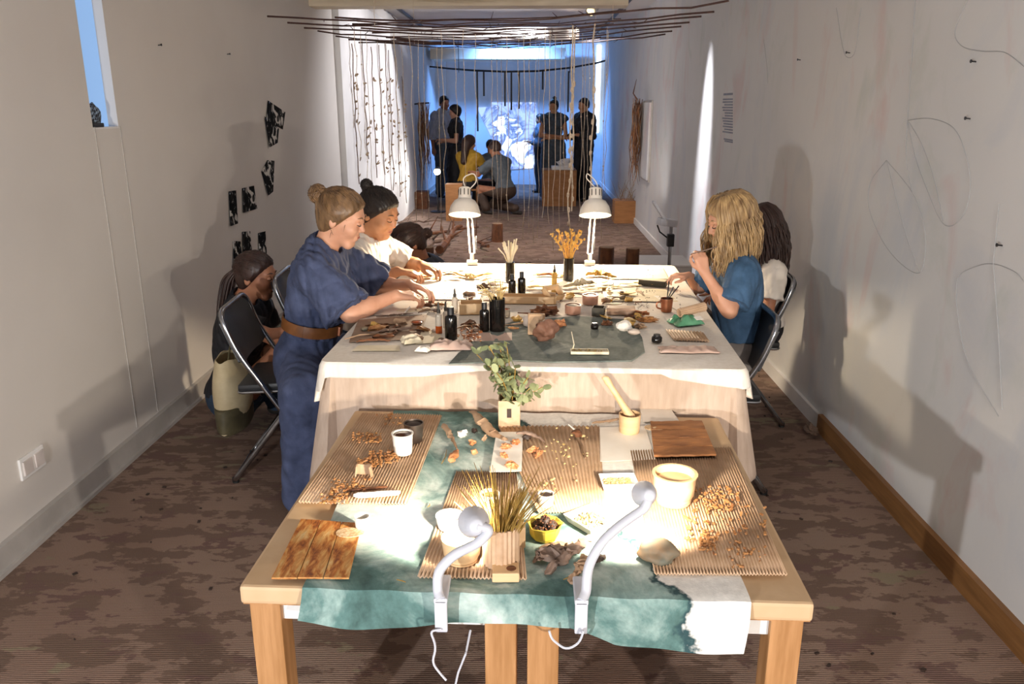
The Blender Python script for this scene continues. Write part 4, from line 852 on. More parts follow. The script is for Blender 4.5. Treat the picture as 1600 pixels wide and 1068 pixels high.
# gooseneck lamps
def gooseneck(clamp_px, path, headpx, hy, aim, label, power, cord, hs=1.0):
    base = P(*clamp_px, 0.60); base.y = 1.430; t = thing('gooseneck_lamp', label, 'lamp', (base.x, base.y, .56), 'gooseneck lamps on the near table')
    B().box(base + Vector((0, .028, .034)), (.028, .09, .012), bev=.003).build('clamp', m_white_plastic, t); cl = B().box(base + Vector((0, -.012, -.002)), (.026, .010, .075), bev=.003).build('clamp', m_white_plastic, t)
    B().cyl(base + Vector((0, .030, -.06)), base + Vector((0, .030, -.026)), .008, n=10).build('clamp_screw', m_dark, t, True)
    head = PY(*headpx, hy); pts = [base + Vector((0, -.012, .035))]
    for i, (u, v) in enumerate(path): pts.append(PY(u, v, base.y - .012 + (hy - base.y + .012) * (i + 1) / (len(path) + 1)))
    ax = (Vector(aim) - head).normalized(); pts.append(head - ax * .022)
    B().tube(arc(pts, .05, 6), .0105, 10).build('neck', m_white_plastic, t, True)
    B().lathe(head, [(r_h * hs, z_h) for r_h, z_h in ((.011, -.03), (.015, -.028), (.022, -.012), (.032, .012), (.034, .022), (.032, .022), (.028, .012), (.012, -.012), (0, -.014))], 28, ax).build('lamp_head', m_white_plastic, t, True)
    B().lathe(head + ax * .010, [(.020 * hs, 0), (.020 * hs, .002)], 20, ax).build('led', emis('gooseneck_led', '#fff1d0', 12), t)
    B().tube(arc([base + Vector((0, -.02, -.03))] + [PY(u, v, base.y - .03) for u, v in cord], .03, 4), .0025, 6).build('cord', m_white_plastic, t, True)
    light('gooseneck_light', 'SPOT', head + ax * .026, power, WARM2, .016, head + ax, 118, .6)
gooseneck((688, 966), [(684, 925), (683, 893), (708, 866), (748, 848), (768, 826)], (742, 818), 1.49, (-.21, 2.0, .60), 'left white gooseneck lamp clamped to the near table front', 35, [(672, 985), (682, 1010), (675, 1035), (688, 1052), (697, 1062)])
gooseneck((908, 962), [(916, 925), (918, 885), (940, 845), (975, 815), (1010, 792)], (1010, 772), 1.52, (.20, 2.05, .60), 'right white gooseneck lamp clamped to the near table front', 35, [(912, 985), (905, 1005), (884, 1015), (862, 998), (858, 985)], .8)
tag(B().tube([P(735, 985, .54), PY(728, 1020, 1.5), PY(716, 1050, 1.5), PY(712, 1068, 1.5)], .0025, 6).build('loose_cord', m_white_plastic), 'thin grey cord hanging under the table beside the left lamp cord', 'cord')

# ================================================================== THINGS ON THE LONG TABLE
ZF = ZT2 + 0.0015
def ff(u, v, dz=0.0): return P(u, v, ZF + dz)
m_glassblk = M('black_glass', '#0d0c0c', '#17120f', rough=0.12); m_amber = M('amber_liquid', '#b5521c', '#8c3a10', rough=0.15); m_clear = M('clear_glass', '#e9e4da', '#ded6c8', rough=0.08, trans=0.6)
m_rubberd = M('dropper_rubber', '#3b3833', '#2c2a27', rough=0.5); m_ylw = M('yellow_dried_flower', '#e0b765', '#c99a45', scale=40); m_pinkjar = M('pink_wax', '#c79a86', '#b08470', rough=0.3); m_brownjar = M('brown_glass', '#8a5f42', '#6e4730', rough=0.2)
m_copper = M('copper', '#b5785a', '#8e5a40', rough=0.3, metal=0.8); m_greenfab = M('green_fabric', '#3d7a58', '#5f9a78', scale=12, rough=0.5); m_pebble = M('pebble', '#d9cbbd', '#bda999', scale=10); m_palepaper = M('cream_paper', '#eadfc6', '#dccfae', scale=9)
m_bookdark = M('dark_box', '#4a4436', '#38342a'); m_pinkcloth = M('rose_beige_cloth', '#d6bcae', '#c4a697', scale=7, bump=.3, bscale=20); m_paleleaf = M('pale_dried_leaf', '#e6cf98', '#cfae6b', scale=20); m_roughwood = M('rough_wood', '#c7a683', '#ab8763', scale=8, bump=.3)
def bottle(c, r, h, label, mat=None, dropper=False, liquid=None, group='bottles on the long table', neck=.5):
    t = thing('dropper_bottle' if dropper else 'bottle', label, 'bottle', c, group); c = Vector(c); hb = h * (.62 if dropper else .74)
    B().lathe(c, [(r * .92, 0), (r, .003), (r, hb * .88), (r * .93, hb * .95), (r * neck, hb), (r * neck, hb * 1.06), (0, hb * 1.06)], 20).build('body', mat or m_glassblk, t, True)
    if liquid: B().lathe(c + Vector((0, 0, .002)), [(r * 1.012, .001), (r * 1.012, hb * .38), (0, hb * .38)], 20).build('liquid', liquid, t, True)
    if dropper:
        B().lathe(c + Vector((0, 0, hb * 1.04)), [(r * .55, 0), (r * .58, h * .10), (r * .5, h * .11), (r * .34, h * .14), (r * .36, h * .24), (r * .2, h * .34), (0, h * .345)], 16).build('dropper', m_rubberd, t, True)
    else: B().lathe(c + Vector((0, 0, hb * 1.02)), [(r * neck * 1.1, 0), (r * neck * 1.12, h * .2), (r * neck, h * .22), (0, h * .222)], 18).build('cap', m_black, t, True)
    return t
def hpx(u, v, npx): return npx * mpp(u, v, ZF) * 1.03
def jar(c, r, h, mat, label, fill=None, group=None):
    return cup(c, r, h, mat, label, fill, 'jar', 'jar', taper=.99, level=.86, group=group)
bottle(ff(705, 530), .0225, hpx(705, 530, 52), 'black bottle standing alone in front of the amber dropper bottle')
bottle(ff(686, 521), .0125, hpx(686, 521, 50), 'clear dropper bottle with amber liquid, nearest the folded cloth', m_clear, True, m_amber)
bottle(ff(697, 512), .0115, hpx(697, 512, 42), 'clear dropper bottle half hidden by the black bottle', m_clear, True)
bottle(ff(711, 488), .012, hpx(711, 488, 38), 'clear dropper bottle farthest back, left of the wooden box', m_clear, True)
bottle(ff(757, 517), .018, hpx(757, 517, 46), 'small black bottle left of the wide black jar')
t = jar(ff(777, 516), .030, hpx(777, 516, 50), m_glassblk, 'wide black jar holding pale dried sprigs', m_dark); rg = random.Random(5); c = ff(777, 516)
for k in range(16):
    a = rg.uniform(0, 6.28); s = rg.uniform(.02, .07); B().tube([c + Vector((.01 * math.cos(a), .01 * math.sin(a), .08)), c + Vector((s * .5 * math.cos(a) - .01, s * .5 * math.sin(a), .14)), c + Vector((s * math.cos(a) - .03, s * math.sin(a), .15 + rg.uniform(0, .05)))], [.0018, .0016, .0012], 4).build('sprig', m_paleleaf, t)
zt = .032                                                # a long wooden box carries two bottles
t = tray(ff(822, 472), .26, .07, zt, .006, m_beech, 'long low wooden box carrying two black bottles', 'wooden_box', 'box', -2, 0.0)
for i, (u, v, r, hh, lab) in enumerate(((800, 464, .0165, 36, 'black bottle on the long wooden box, left one'), (815, 462, .0175, 38, 'black bottle on the long wooden box, right one'))): bottle(P(u, v, ZF + .006), r, hpx(u, v, hh), lab)
t = jar(ff(888, 437), .026, hpx(888, 437, 34), m_glassblk, 'dark glass jar of yellow dried flowers at the back', m_dark); c = ff(888, 437); rg = random.Random(6)
for k in range(46):
    a = rg.uniform(0, 6.28); s = rg.uniform(.01, .085); top = rg.uniform(.12, .23); e = c + Vector((s * math.cos(a), s * math.sin(a), .06 + top * .8))
    st = B().tube([c + Vector((.012 * math.cos(a), .012 * math.sin(a), .08)), c + Vector((s * .4 * math.cos(a), s * .4 * math.sin(a), .08 + top * .35)), e], [.0015, .0013, .001], 4).build('stem', m_ylw, t)
    for j in range(3): B().blob(e + Vector((rg.uniform(-.008, .008), rg.uniform(-.008, .008), rg.uniform(-.012, .006))), (.005, .005, .006), None, 1).build('flower', m_ylw, st)
t = jar(ff(797, 440), .022, hpx(797, 440, 30), m_glassblk, 'dark jar of pale twigs at the back left of the bottles', m_dark); c = ff(797, 440)
for k in range(20):
    a = rg.uniform(0, 6.28); s = rg.uniform(.01, .06); B().tube([c + Vector((0, 0, .06)), c + Vector((s * .5 * math.cos(a), s * .5 * math.sin(a), .13)), c + Vector((s * math.cos(a), s * math.sin(a), .13 + rg.uniform(.03, .08)))], [.003, .0025, .004], 5).build('twig', m_palepaper, t)
bottle(ff(866, 447), .012, hpx(866, 447, 34), 'small yellow dropper bottle in front of the flower jar', m_ylw, True)
tray(ff(737, 488), .10, .075, .045, .005, m_beech, 'open wooden box of brown pieces behind the bottles', 'wooden_box', 'box', 6, 0, m_crumb, 30, 3)
t = thing('tilted_box', 'empty tilted wooden box frame right of the long box', 'box', ff(864, 470)); c = ff(864, 470); rt = rotm(38, 0, 35)
for dx, dy, sx, sy in ((0, -.03, .075, .008), (0, .03, .075, .008), (-.036, 0, .008, .06), (.036, 0, .008, .06)): B().box(c + Vector((0, 0, .036)) + rt @ Vector((dx, dy, 0)), (sx, sy, .028), rt, .001).build('side_board', m_beech, t)
jar(ff(895, 489), .033, .036, m_pinkjar, 'low pinkish glass jar of dried bits, nearer of two', m_dark, 'low glass jars'); jar(ff(922, 474), .034, .040, m_pinkjar, 'low pinkish glass jar, farther of two', m_brownjar, 'low glass jars')
jar(ff(789, 494), .022, .032, m_clear, 'small clear jar of amber liquid right of the wide black jar', m_amber)
tray(ff(935, 492), .05, .045, .035, .004, m_bookdark, 'small dark box of yellow crumbs in the middle', 'small_box', 'box', -12, 0, m_orange, 40, 4)
for i, (u, v, r, lab) in enumerate(((929, 513, .015, 'round black ink pot on the grey-green cloth'), (1026, 534, .019, 'larger black ink pot beside the rose cloth'))):
    t = thing('ink_pot', lab, 'ink pot', ff(u, v, .002), 'black ink pots'); c = ff(u, v, .002); B().lathe(c, [(r * .9, 0), (r, .004), (r, r * .9), (r * .8, r * 1.15), (r * .6, r * 1.2), (0, r * 1.2)], 20).build('body', m_glassblk, t, True); B().lathe(c + Vector((0, 0, r * 1.15)), [(r * .66, 0), (r * .66, r * .35), (0, r * .36)], 16).build('lid', m_black, t, True)
p = ff(838, 524); tag(B().box(p + Vector((0, .015, .04)), (.062, .03, .078), rotm(-8, 0, -4), .004).build('wood_slab', m_roughwood), 'upright rough wood slab behind the bark lump', 'wood block')
tag(B().blob(ff(852, 532) + Vector((0, .005, .035)), (.04, .032, .038), rotm(0, 0, 10), 4, .32, 3.2, 8).build('bark_lump', M('lump_bark', '#8a6350', '#5b3b2e', scale=16, bump=.7), smooth=True), 'rough brown bark lump leaning on the wood slab', 'bark')
tag(B().blob(ff(826, 512) + Vector((0, .012, .025)), (.022, .018, .028), None, 3, .2, 3, 2).build('stone', m_pebble, smooth=True), 'pale stone tucked behind the wood slab', 'stone')
tag(B().blob(ff(850, 492) + Vector((0, 0, .016)), (.05, .025, .02), rotm(0, 0, 12), 3, .6, 6, 5).build('dark_bark', m_bark, smooth=True), 'dark curled bark behind the wood slab', 'bark')
tag(B().blob(ff(873, 510) + Vector((0, 0, .012)), (.026, .016, .014), rotm(0, 0, 15), 3, .5, 6, 7).build('dried_flower_head', m_orange, smooth=True), 'orange-brown dried flower head with a stalk on the grey-green cloth', 'dried flower')
tag(B().box(ff(970, 490) + Vector((0, 0, .015)), (.115, .055, .028), rotm(0, 0, -4), .004).build('striped_block', M('striped_wood', '#c9a98f', '#a98569', scale=7, stretch=(.3, 8, 12))), 'striped wood block right of the small dark box', 'wood block')
tag(B().blob(ff(975, 516) + Vector((0, 0, .016)), (.030, .02, .022), rotm(0, 12, 0), 3, .3, 2.5, 4).build('stone', m_paper, smooth=True), 'white angular stone below the striped block', 'stone')
tag(B().blob(ff(990, 522) + Vector((0, 0, .010)), (.024, .017, .011), None, 3, .08, 2, 4).build('pebble', m_pebble, smooth=True), 'smooth oval pebble at the edge of the grey-green cloth', 'stone')
for i, (u, v, su, m, lab) in enumerate(((1000, 492, .030, m_orange, 'orange bark shard right of the striped block'), (1012, 502, .035, m_crumb, 'long orange bark shard nearest the green fabric'), (948, 508, .022, m_bark, 'brown bark sliver behind the round ink pot'), (1000, 512, .02, m_drift, 'pale bark sliver left of the green fabric'))): tag(B().blob(ff(u, v) + Vector((0, 0, .008)), (su, .012, .009), rotm(0, 0, -12 + 9 * i), 3, .7, 6, i + 20).build('bark_shard', m, smooth=True), lab, 'bark')
t = cup(ff(1041, 486), .026, .055, m_copper, 'copper mug with dark brushes in it near the right edge', m_dark, 'mug', 'mug', level=.85); c = ff(1041, 486)
B().tube(arc([c + Vector((-.025, -.008, .045)), c + Vector((-.044, -.014, .04)), c + Vector((-.043, -.013, .018)), c + Vector((-.024, -.007, .012))], .012, 4), .0035, 8).build('handle', m_copper, t, True)
for k, (dx, dy) in enumerate(((.012, .006), (.02, -.004), (.004, .012))): tag(B().tube([c + Vector((dx * .4, dy * .4, .055)), c + Vector((dx * 2.2, dy * 2.2, .10 + .01 * k))], [.002, .003], 6).build('brush', m_black), ['thin dark brush in the copper mug, leaning inmost', 'thin dark brush in the copper mug, leaning to the right', 'thin dark brush in the copper mug, leaning away'][k], 'brush', 'brushes in the copper mug')
def crumple(cu, cv, sx, sy, hgt, mat, label, name, seed, cat='cloth', rz=0, z=ZF):
    c = P(cu, cv, z); rt = rotm(0, 0, rz)
    def fn(u, v):
        x, y = (u - .5) * sx, (v - .5) * sy; q_ = Vector((x * 22, y * 22, seed)); e = 1 - max(abs(2 * u - 1), abs(2 * v - 1)) ** 4
        zz = .003 + hgt * e * (.45 + .9 * abs(mnoise.noise(q_)) + .35 * abs(mnoise.noise(q_ * 2.3))); w_ = .16 * mnoise.noise(Vector((u * 3, v * 3, seed + 4)))
        return c + rt @ Vector((x * (1 + w_), y * (1 - w_), zz))
    return tag(B().grid(fn, 34, 28, .002).build(name, mat, smooth='all'), label, cat)
crumple(1071, 505, .12, .09, .04, m_greenfab, 'crumpled green fabric at the right edge of the long table', 'green_fabric', 3, rz=20)
p = ff(1080, 503); b = B(); v, f, n = [], [], 60
ax = Vector((.9, .42, .12)).normalized(); x_, y_, _ = frame_to(ax)
for L in (-.06, .06):
    for rr_, s in ((1, 0), (.8, 1)):
        for k in range(n): a = 2 * math.pi * k / n; rad = (.017 + .0012 * math.sin(a * 15)) * rr_; v.append(p + Vector((0, 0, .05)) + ax * L + x_ * math.cos(a) * rad + y_ * math.sin(a) * rad)
for k in range(n):
    j = (k + 1) % n; f += [(k, j, 2 * n + j, 2 * n + k), (n + j, n + k, 3 * n + k, 3 * n + j), (j, k, n + k, n + j), (2 * n + k, 2 * n + j, 3 * n + j, 3 * n + k)]
tag(b.raw(v, f).build('cardboard_roll', m_card, smooth=True), 'rolled corrugated cardboard lying on the green fabric', 'cardboard')
tag(B().box(ff(1090, 512) + Vector((0, -.004, .04)), (.03, .022, .002), rotm(20, 0, 25)).build('paper_tag', m_paper), 'small white tag on the green fabric', 'tag')
corrugated([(1040, 516), (1098, 520), (1108, 534), (1052, 532)], ZF, 'flat corrugated cardboard piece in front of the green fabric', 12)
crumple(1075, 547, .20, .075, .010, m_pinkcloth, 'folded rose-beige cloth at the front right corner of the long table', 'folded_cloth', 9)
crumple(704, 543, .15, .075, .03, m_pinkcloth, 'crumpled rose-beige cloth at the front left of the long table', 'crumpled_cloth', 12)
crumple(643, 534, .07, .06, .025, m_palepaper, 'crumpled pale paper bag left of the crumpled cloth', 'paper_bag', 15, 'paper', 25)
crumple(661, 548, .05, .04, .018, m_paper, 'small crumpled white paper by the front cloth edge', 'paper_scrap', 17, 'paper', -15)
t = tray(ff(921, 551, .004), .13, .04, .010, .003, m_palepaper, 'narrow pale tray of fibres at the front middle', 'tray', 'tray', 0, 0, m_seed, 40, 9, fs=.004)
tag(B().tube([ff(895, 545, .012), ff(897, 538, .03), PY(893, 518, ff(895, 545).y)], [.002, .002, .0014], 5).build('twig_upright', m_palepaper), 'thin pale twig standing up from the narrow tray', 'twig')
t = thing('slim_box', 'slim dark box with a pale lid near the right lamp', 'box', ff(1020, 446)); B().box(ff(1020, 446) + Vector((0, 0, .014)), (.13, .045, .026), rotm(0, 0, -22), .002).build('body', m_bookdark, t); B().box(ff(1020, 446) + Vector((0, 0, .0285)), (.125, .04, .003), rotm(0, 0, -22)).build('lid', m_palepaper, t)
# paper sheets with writing and herbarium sheets
for px, m, lab in (([(600, 470), (672, 470), (668, 492), (585, 492)], m_paper, 'white sheet under the hands of the woman in denim'), ([(940, 450), (1040, 452), (1060, 472), (945, 470)], m_palepaper, 'cream sheet with small writing left of the copper mug'), ([(640, 440), (760, 440), (750, 468), (630, 468)], m_paper, 'large white sheet in the brightest lamp pool'), ([(560, 500), (668, 492), (655, 530), (545, 535)], M('brown_sheet', '#9c836f', '#7f6654', scale=10), 'brown sheet of pressed plants at the left table edge'), ([(950, 418), (1035, 418), (1045, 436), (955, 436)], m_palepaper, 'cream tray sheet at the far right corner'), ([(560, 540), (625, 540), (625, 548), (550, 548)], m_palepaper, 'narrow paper strip at the front left edge'), ([(1020, 462), (1085, 466), (1100, 482), (1060, 486)], m_paper, 'white sheet under the copper mug'), ([(660, 515), (690, 515), (688, 535), (650, 538)], m_palepaper, 'cream paper square left of the amber dropper bottle'), ([(735, 520), (800, 520), (800, 532), (725, 534)], m_pinkcloth, 'rose paper strip under the wide black jar')):
    quadsheet('paper_sheet', px, ZF - .0008, m, lab, 'paper', th=.0006, nu=6, nv=6, amp=.0008)
# palette fan, shell, slate
p = ff(641, 488); poly = [(p.x, p.y)] + [(p.x + .062 * math.cos(a), p.y + .055 * math.sin(a)) for a in (R(k) for k in range(20, 166, 12))]; t = thing('paper_fan', 'fan-shaped pale paper palette with a dark dot under the hands', 'paper', (p.x, p.y, p.z)); B().prism(poly, p.z + .001, p.z + .004).build('fan', m_palepaper, t); B().lathe((p.x + .02, p.y + .025, p.z + .004), [(.005, 0), (.005, .001)], 12).build('dot', m_dark, t)
t = cup(ff(652, 507), .026, .012, m_brownjar, 'shell-like amber dish on the brown sheet', m_amber, 'dish', 'dish', taper=.6)
for i, (pxs, rad, m, lab) in enumerate((([(588, 496), (615, 494), (645, 490)], [.004, .006, .003], m_grey_drift, 'dark stem on the brown sheet, farthest'), ([(570, 510), (600, 508), (630, 507)], [.004, .005, .003], m_bark, 'dark stem on the brown sheet, second'), ([(565, 524), (600, 521), (640, 515)], [.003, .010, .008], m_grey_drift, 'grey bark strip on the brown sheet'), ([(556, 535), (580, 532), (610, 533)], [.004, .006, .004], m_bark, 'reddish stem on the brown sheet, nearest'))): drift(pxs, rad, ZF, m, 'pressed_stem', lab, 'stem', amp=.5, group='pressed stems')
tag(B().tube([ff(640, 480, .012), ff(634, 486, .006), ff(628, 492, .005)], [.004, .004, .001], 6).build('pen', m_paper), 'white pen held under the hands over the fan palette', 'pen')
# dried leaves and husks strewn over the lamp-lit part
rg = random.Random(21); zones = [((650, 740), (420, 438), 26), ((740, 800), (425, 458), 12), ((830, 885), (425, 455), 12), ((905, 985), (425, 462), 16), ((985, 1040), (440, 452), 5), ((900, 960), (470, 500), 4)]; names = ['along the far left edge', 'left of the twig jar', 'around the yellow dropper bottle', 'right of the flower jar', 'by the slim dark box', 'near the low glass jars']
for (us, vs_, n), where in zip(zones, names):
    for k in range(n):
        u, v = rg.uniform(*us), rg.uniform(*vs_); L = rg.uniform(.018, .045); c = P(u, v, ZF + .003); a = rg.uniform(0, 6.28); cu = rg.uniform(.15, .5); W = L * rg.uniform(.3, .55)
        def lf(s, w_):
            x = (s - .5) * 2 * L; y = (w_ - .5) * 2 * W * math.sin(math.pi * min(max(s, .04), .96)); return c + Vector((x * math.cos(a) - y * math.sin(a), x * math.sin(a) + y * math.cos(a), .002 + cu * (x * x) / L * .6 + abs(y) * .35))
        tag(B().grid(lf, 6, 4, .001).build('dried_leaf', rg.choice((m_paleleaf, m_paleleaf, m_ylw, m_palepaper)), smooth='all'), 'curled pale dried leaf lying ' + where, 'leaf', 'dried leaves ' + where)
for i, (pxs, rad, m, lab) in enumerate((([(880, 450), (905, 446), (930, 443)], [.008, .017, .008], m_palepaper, 'pale corn-husk roll in front of the flower jar'), ([(700, 425), (735, 436), (770, 428)], [.008, .014, .006], m_paleleaf, 'long pale husk at the far left edge'), ([(915, 432), (935, 430), (960, 434)], [.012, .018, .006], m_ylw, 'yellow husk bundle right of the flower jar'), ([(840, 432), (855, 430), (872, 432)], [.005, .010, .005], m_orange, 'orange husk left of the flower jar'), ([(745, 452), (760, 450), (775, 447)], [.008, .014, .008], m_grey_drift, 'dark pine cone scrap behind the open wooden box'))): drift(pxs, rad, ZF, m, 'husk', lab, 'husk', amp=.7)
crumbs([(960, 440, 40, 12, 120), (700, 480, 40, 10, 90), (1010, 470, 35, 10, 90), (740, 460, 30, 12, 60), (870, 470, 20, 10, 40)], ZF, m_dark, 'plant_specks', 'tiny dark plant specks scattered over the long table', 31, .0012, .003)
crumbs([(730, 525, 14, 6, 50), (735, 515, 10, 5, 40)], ZF, m_orange, 'orange_bits', 'orange dried bits between the black bottles', 32, .003, .007)
# more gathered pieces crowding the table
rg = random.Random(77); clut = [((725, 775), (440, 474), 14, 'between the white sheet and the twig jar'), ((825, 900), (455, 472), 10, 'behind the low glass jars'), ((945, 1010), (458, 476), 10, 'beyond the striped block'), ((650, 690), (472, 488), 6, 'left of the dropper bottles'), ((975, 1020), (492, 512), 9, 'between striped block and green fabric'), ((560, 640), (505, 528), 10, 'on the brown sheet'), ((800, 830), (488, 515), 6, 'between the wide jar and the wood slab'), ((720, 750), (500, 522), 6, 'between the two black bottles'), ((620, 700), (515, 538), 5, 'by the crumpled paper bag')]
for us, vs_, n, where in clut:
    for k in range(n):
        u, v = rg.uniform(*us), rg.uniform(*vs_); kind_ = rg.randrange(4); c = P(u, v, ZF); s_ = rg.uniform(.010, .020)
        if kind_ == 0: b = B().blob(c + Vector((0, 0, s_ * .5)), (s_ * 1.3, s_, s_ * .6), rotm(0, 0, rg.uniform(0, 180)), 2, .45, 3, k); nm, lb, ct = 'seed_husk', 'small dried husk lying ', 'husk'
        elif kind_ == 1:
            a = rg.uniform(0, 6.28); L = rg.uniform(.03, .07); d = Vector((math.cos(a), math.sin(a), 0)); b = B().tube([c - d * L + Vector((0, 0, .004)), c + Vector((rg.gauss(0, .006), rg.gauss(0, .006), .010)), c + d * L + Vector((0, 0, .005))], [.0025, .0035, .0018], 6); nm, lb, ct = 'short_twig', 'short twig lying ', 'twig'
        elif kind_ == 2: b = B().blob(c + Vector((0, 0, s_ * .45)), (s_, s_ * .8, s_ * .5), rotm(0, 0, rg.uniform(0, 180)), 2, .15, 2, k); nm, lb, ct = 'small_stone', 'small stone lying ', 'stone'
        else: b = B().blob(c + Vector((0, 0, s_ * .4)), (s_ * 1.9, s_ * .7, s_ * .45), rotm(0, 0, rg.uniform(0, 180)), 2, .7, 5, k); nm, lb, ct = 'bark_chip', 'curled bark chip lying ', 'bark'
        tag(b.build(nm, rg.choice(((m_paleleaf, m_drift, m_ylw), (m_drift, m_bark), (m_pebble, m_stone, m_grey_drift), (m_bark, m_crumb, m_drift))[kind_]), smooth=True), lb + where, ct, ct + ' pieces ' + where)
# ------------------------------------------------------------------ work lamps
m_lampw = M('lamp_enamel', '#efe9df', '#e6dfd3', rough=.35)
def worklamp(basepx, headpx, label, power, lean):
    base = P(*basepx, ZF); base.y = min(base.y, F_C[1] + F_D / 2 - .03); t = thing('work_lamp', label, 'lamp', base, 'work lamps on the long table')
    B().box(base + Vector((0, 0, .012)), (.055, .05, .022), bev=.004).build('clamp', m_lampw, t); B().cyl(base + Vector((0, 0, .02)), base + Vector((0, 0, .06)), .011, n=12).build('socket', m_lampw, t, True)
    e1 = base + Vector((0, .01, .06)); hd = PY(headpx[0], headpx[1], base.y - .02); e2 = Vector((base.x + .012 * lean, base.y + .05, e1.z + .17)); e3 = hd + Vector((.02 * lean, .05, .07))
    for s in (-.012, .012):
        B().cyl(e1 + Vector((s, 0, 0)), e2 + Vector((s, 0, 0)), .0045, n=8).build('lower_arm', m_lampw, t, True)
        B().cyl(e2 + Vector((s, 0, 0)), e3 + Vector((s * .6, 0, 0)), .0045, n=8).build('upper_arm', m_lampw, t, True)
    B().tube([e1 + Vector((.006 * math.cos(k * 1.2) + .02, .006 * math.sin(k * 1.2), .02 + .0012 * k)) for k in range(60)], .0013, 4).build('spring', m_steel, t, True)
    ax = Vector((0, -.34, -1)).normalized(); sh = B().lathe(hd, [(.02, -.135), (.031, -.13), (.034, -.085), (.036, -.072), (.055, -.062), (.073, -.035), (.082, 0), (.085, .012), (.083, .012), (.079, 0), (.070, -.033), (.050, -.058), (0, -.064)], 36, ax).build('shade', m_lampw, t, True)
    for k in range(10): a = k * .628; x_, y_, _ = frame_to(ax); q_ = hd - ax * .105 + (x_ * math.cos(a) + y_ * math.sin(a)) * .0335; B().cyl(q_ - ax * .016, q_ + ax * .016, .0025, n=6).build('vent_slot', m_rubberd, sh)
    B().blob(hd - ax * .02, (.026, .026, .032), None, 2).build('bulb', emis('work_lamp_bulb', '#fff0cf', 25), t, True)
    tp = hd - ax * .135; B().tube(arc([tp, tp + Vector((-.012 if lean < 0 else -.05, .0, .05)), tp + Vector((.05 if lean < 0 else -.045, 0, .075)), tp + Vector((.065 if lean < 0 else .01, .01, .03)), e3], .035, 5), .0032, 6).build('cord', m_lampw, t, True)
    light('work_lamp_light', 'SPOT', hd + ax * .014, power, WARM, .028, hd + ax, 150, .25)
worklamp((738, 413), (726, 332), 'left white work lamp standing at the far table edge, lit', 75, -1)
worklamp((921, 413), (930, 333), 'right white work lamp standing at the far table edge', 52, 1)

# ================================================================== PEOPLE
V3 = Vector
def skin_mat(name, a, b_):
    t = NT(name); v = t.coord(); t.col(t.ramp(t.noise(v, 14, 3), [(0.35, srgb(a)), (0.7, srgb(b_))])); t.bsdf.inputs['Roughness'].default_value = 0.5
    t.bsdf.inputs['Subsurface Weight'].default_value = 0.08; t.bsdf.inputs['Subsurface Radius'].default_value = (0.01, 0.004, 0.002); t.bump(t.noise(v, 160, 2), 0.08, 0.002); return t.m
m_skin = skin_mat('skin_fair', '#d9a486', '#cf9678'); m_skin2 = skin_mat('skin_olive', '#c48e68', '#b67f5a'); m_skin3 = skin_mat('skin_brown', '#b57d5e', '#a56d50')
def hair_mat(name, a, b_): return M(name, a, b_, rough=0.42, scale=45, stretch=(1, 1, 0.25), lo=0.3, hi=0.7)
h_brown = hair_mat('light_brown_hair', '#463221', '#8a6a48'); h_black = hair_mat('black_hair', '#16110f', '#2a201c'); h_blond = hair_mat('blond_hair', '#6f5337', '#c9a877'); h_dark = hair_mat('dark_brown_hair', '#2c1c16', '#46302a')
def denim(name, a, b_):
    t = NT(name); v = t.coord(); w = t.n('ShaderNodeTexWave', _bands_direction='DIAGONAL', Scale=150.0, Distortion=1.0); t.l(v, w.inputs['Vector'])
    c = t.ramp(t.noise(v, 16, 5), [(0.3, srgb(a)), (0.7, srgb(b_))]); t.col(t.mix(0.25, c, w.outputs['Color'], 'MULTIPLY')); t.bsdf.inputs['Roughness'].default_value = 0.9; t.bump(t.noise(v, 220, 2), 0.3, 0.003); return t.m
m_denim = denim('indigo_denim', '#525d80', '#38425f'); m_denim2 = denim('washed_denim', '#4f7399', '#345473'); m_jeans = denim('blue_jeans', '#3a5068', '#2b3d52')
m_tee = M('white_cotton', '#efe8df', '#e2d9cd', scale=9, bump=.2, bscale=40); m_blacktee = M('black_cotton', '#17171b', '#202026', scale=9); m_leather = M('tan_leather', '#8f5a2c', '#6f431f', scale=10, rough=.5, bump=.25); m_lips = M('lips', '#b2685c', '#a25a50', rough=.45); m_shoe = M('dark_shoe', '#24211f', '#302c29')
def wrinkle(amp, sc, seed):
    rg = np.random.RandomState(seed); D = (rg.normal(size=(6, 3)) * np.array([1.1, 1.1, .75])).astype(np.float32) * sc; ph = rg.uniform(0, 6, 6)
    return ('d', 0, 'fn', lambda p: (1.6 * amp * sum(1 - 2 * np.abs(np.sin(p @ D[i] + ph[i] + 1.2 * np.sin(p @ D[(i + 1) % 6] * .5))) ** .7 for i in range(6)) / 2.4).astype(np.float32))
def headframe(hc, f, u=(0, 0, 1), s=1.0):
    f = V3(f).normalized(); u = V3(u); u = (u - f * u.dot(f)).normalized(); r = f.cross(u); hc = V3(hc)
    return (lambda x, y, z: hc + (r * x + f * y + u * z) * s), np.array([list(r), list(f), list(u)]).T, s
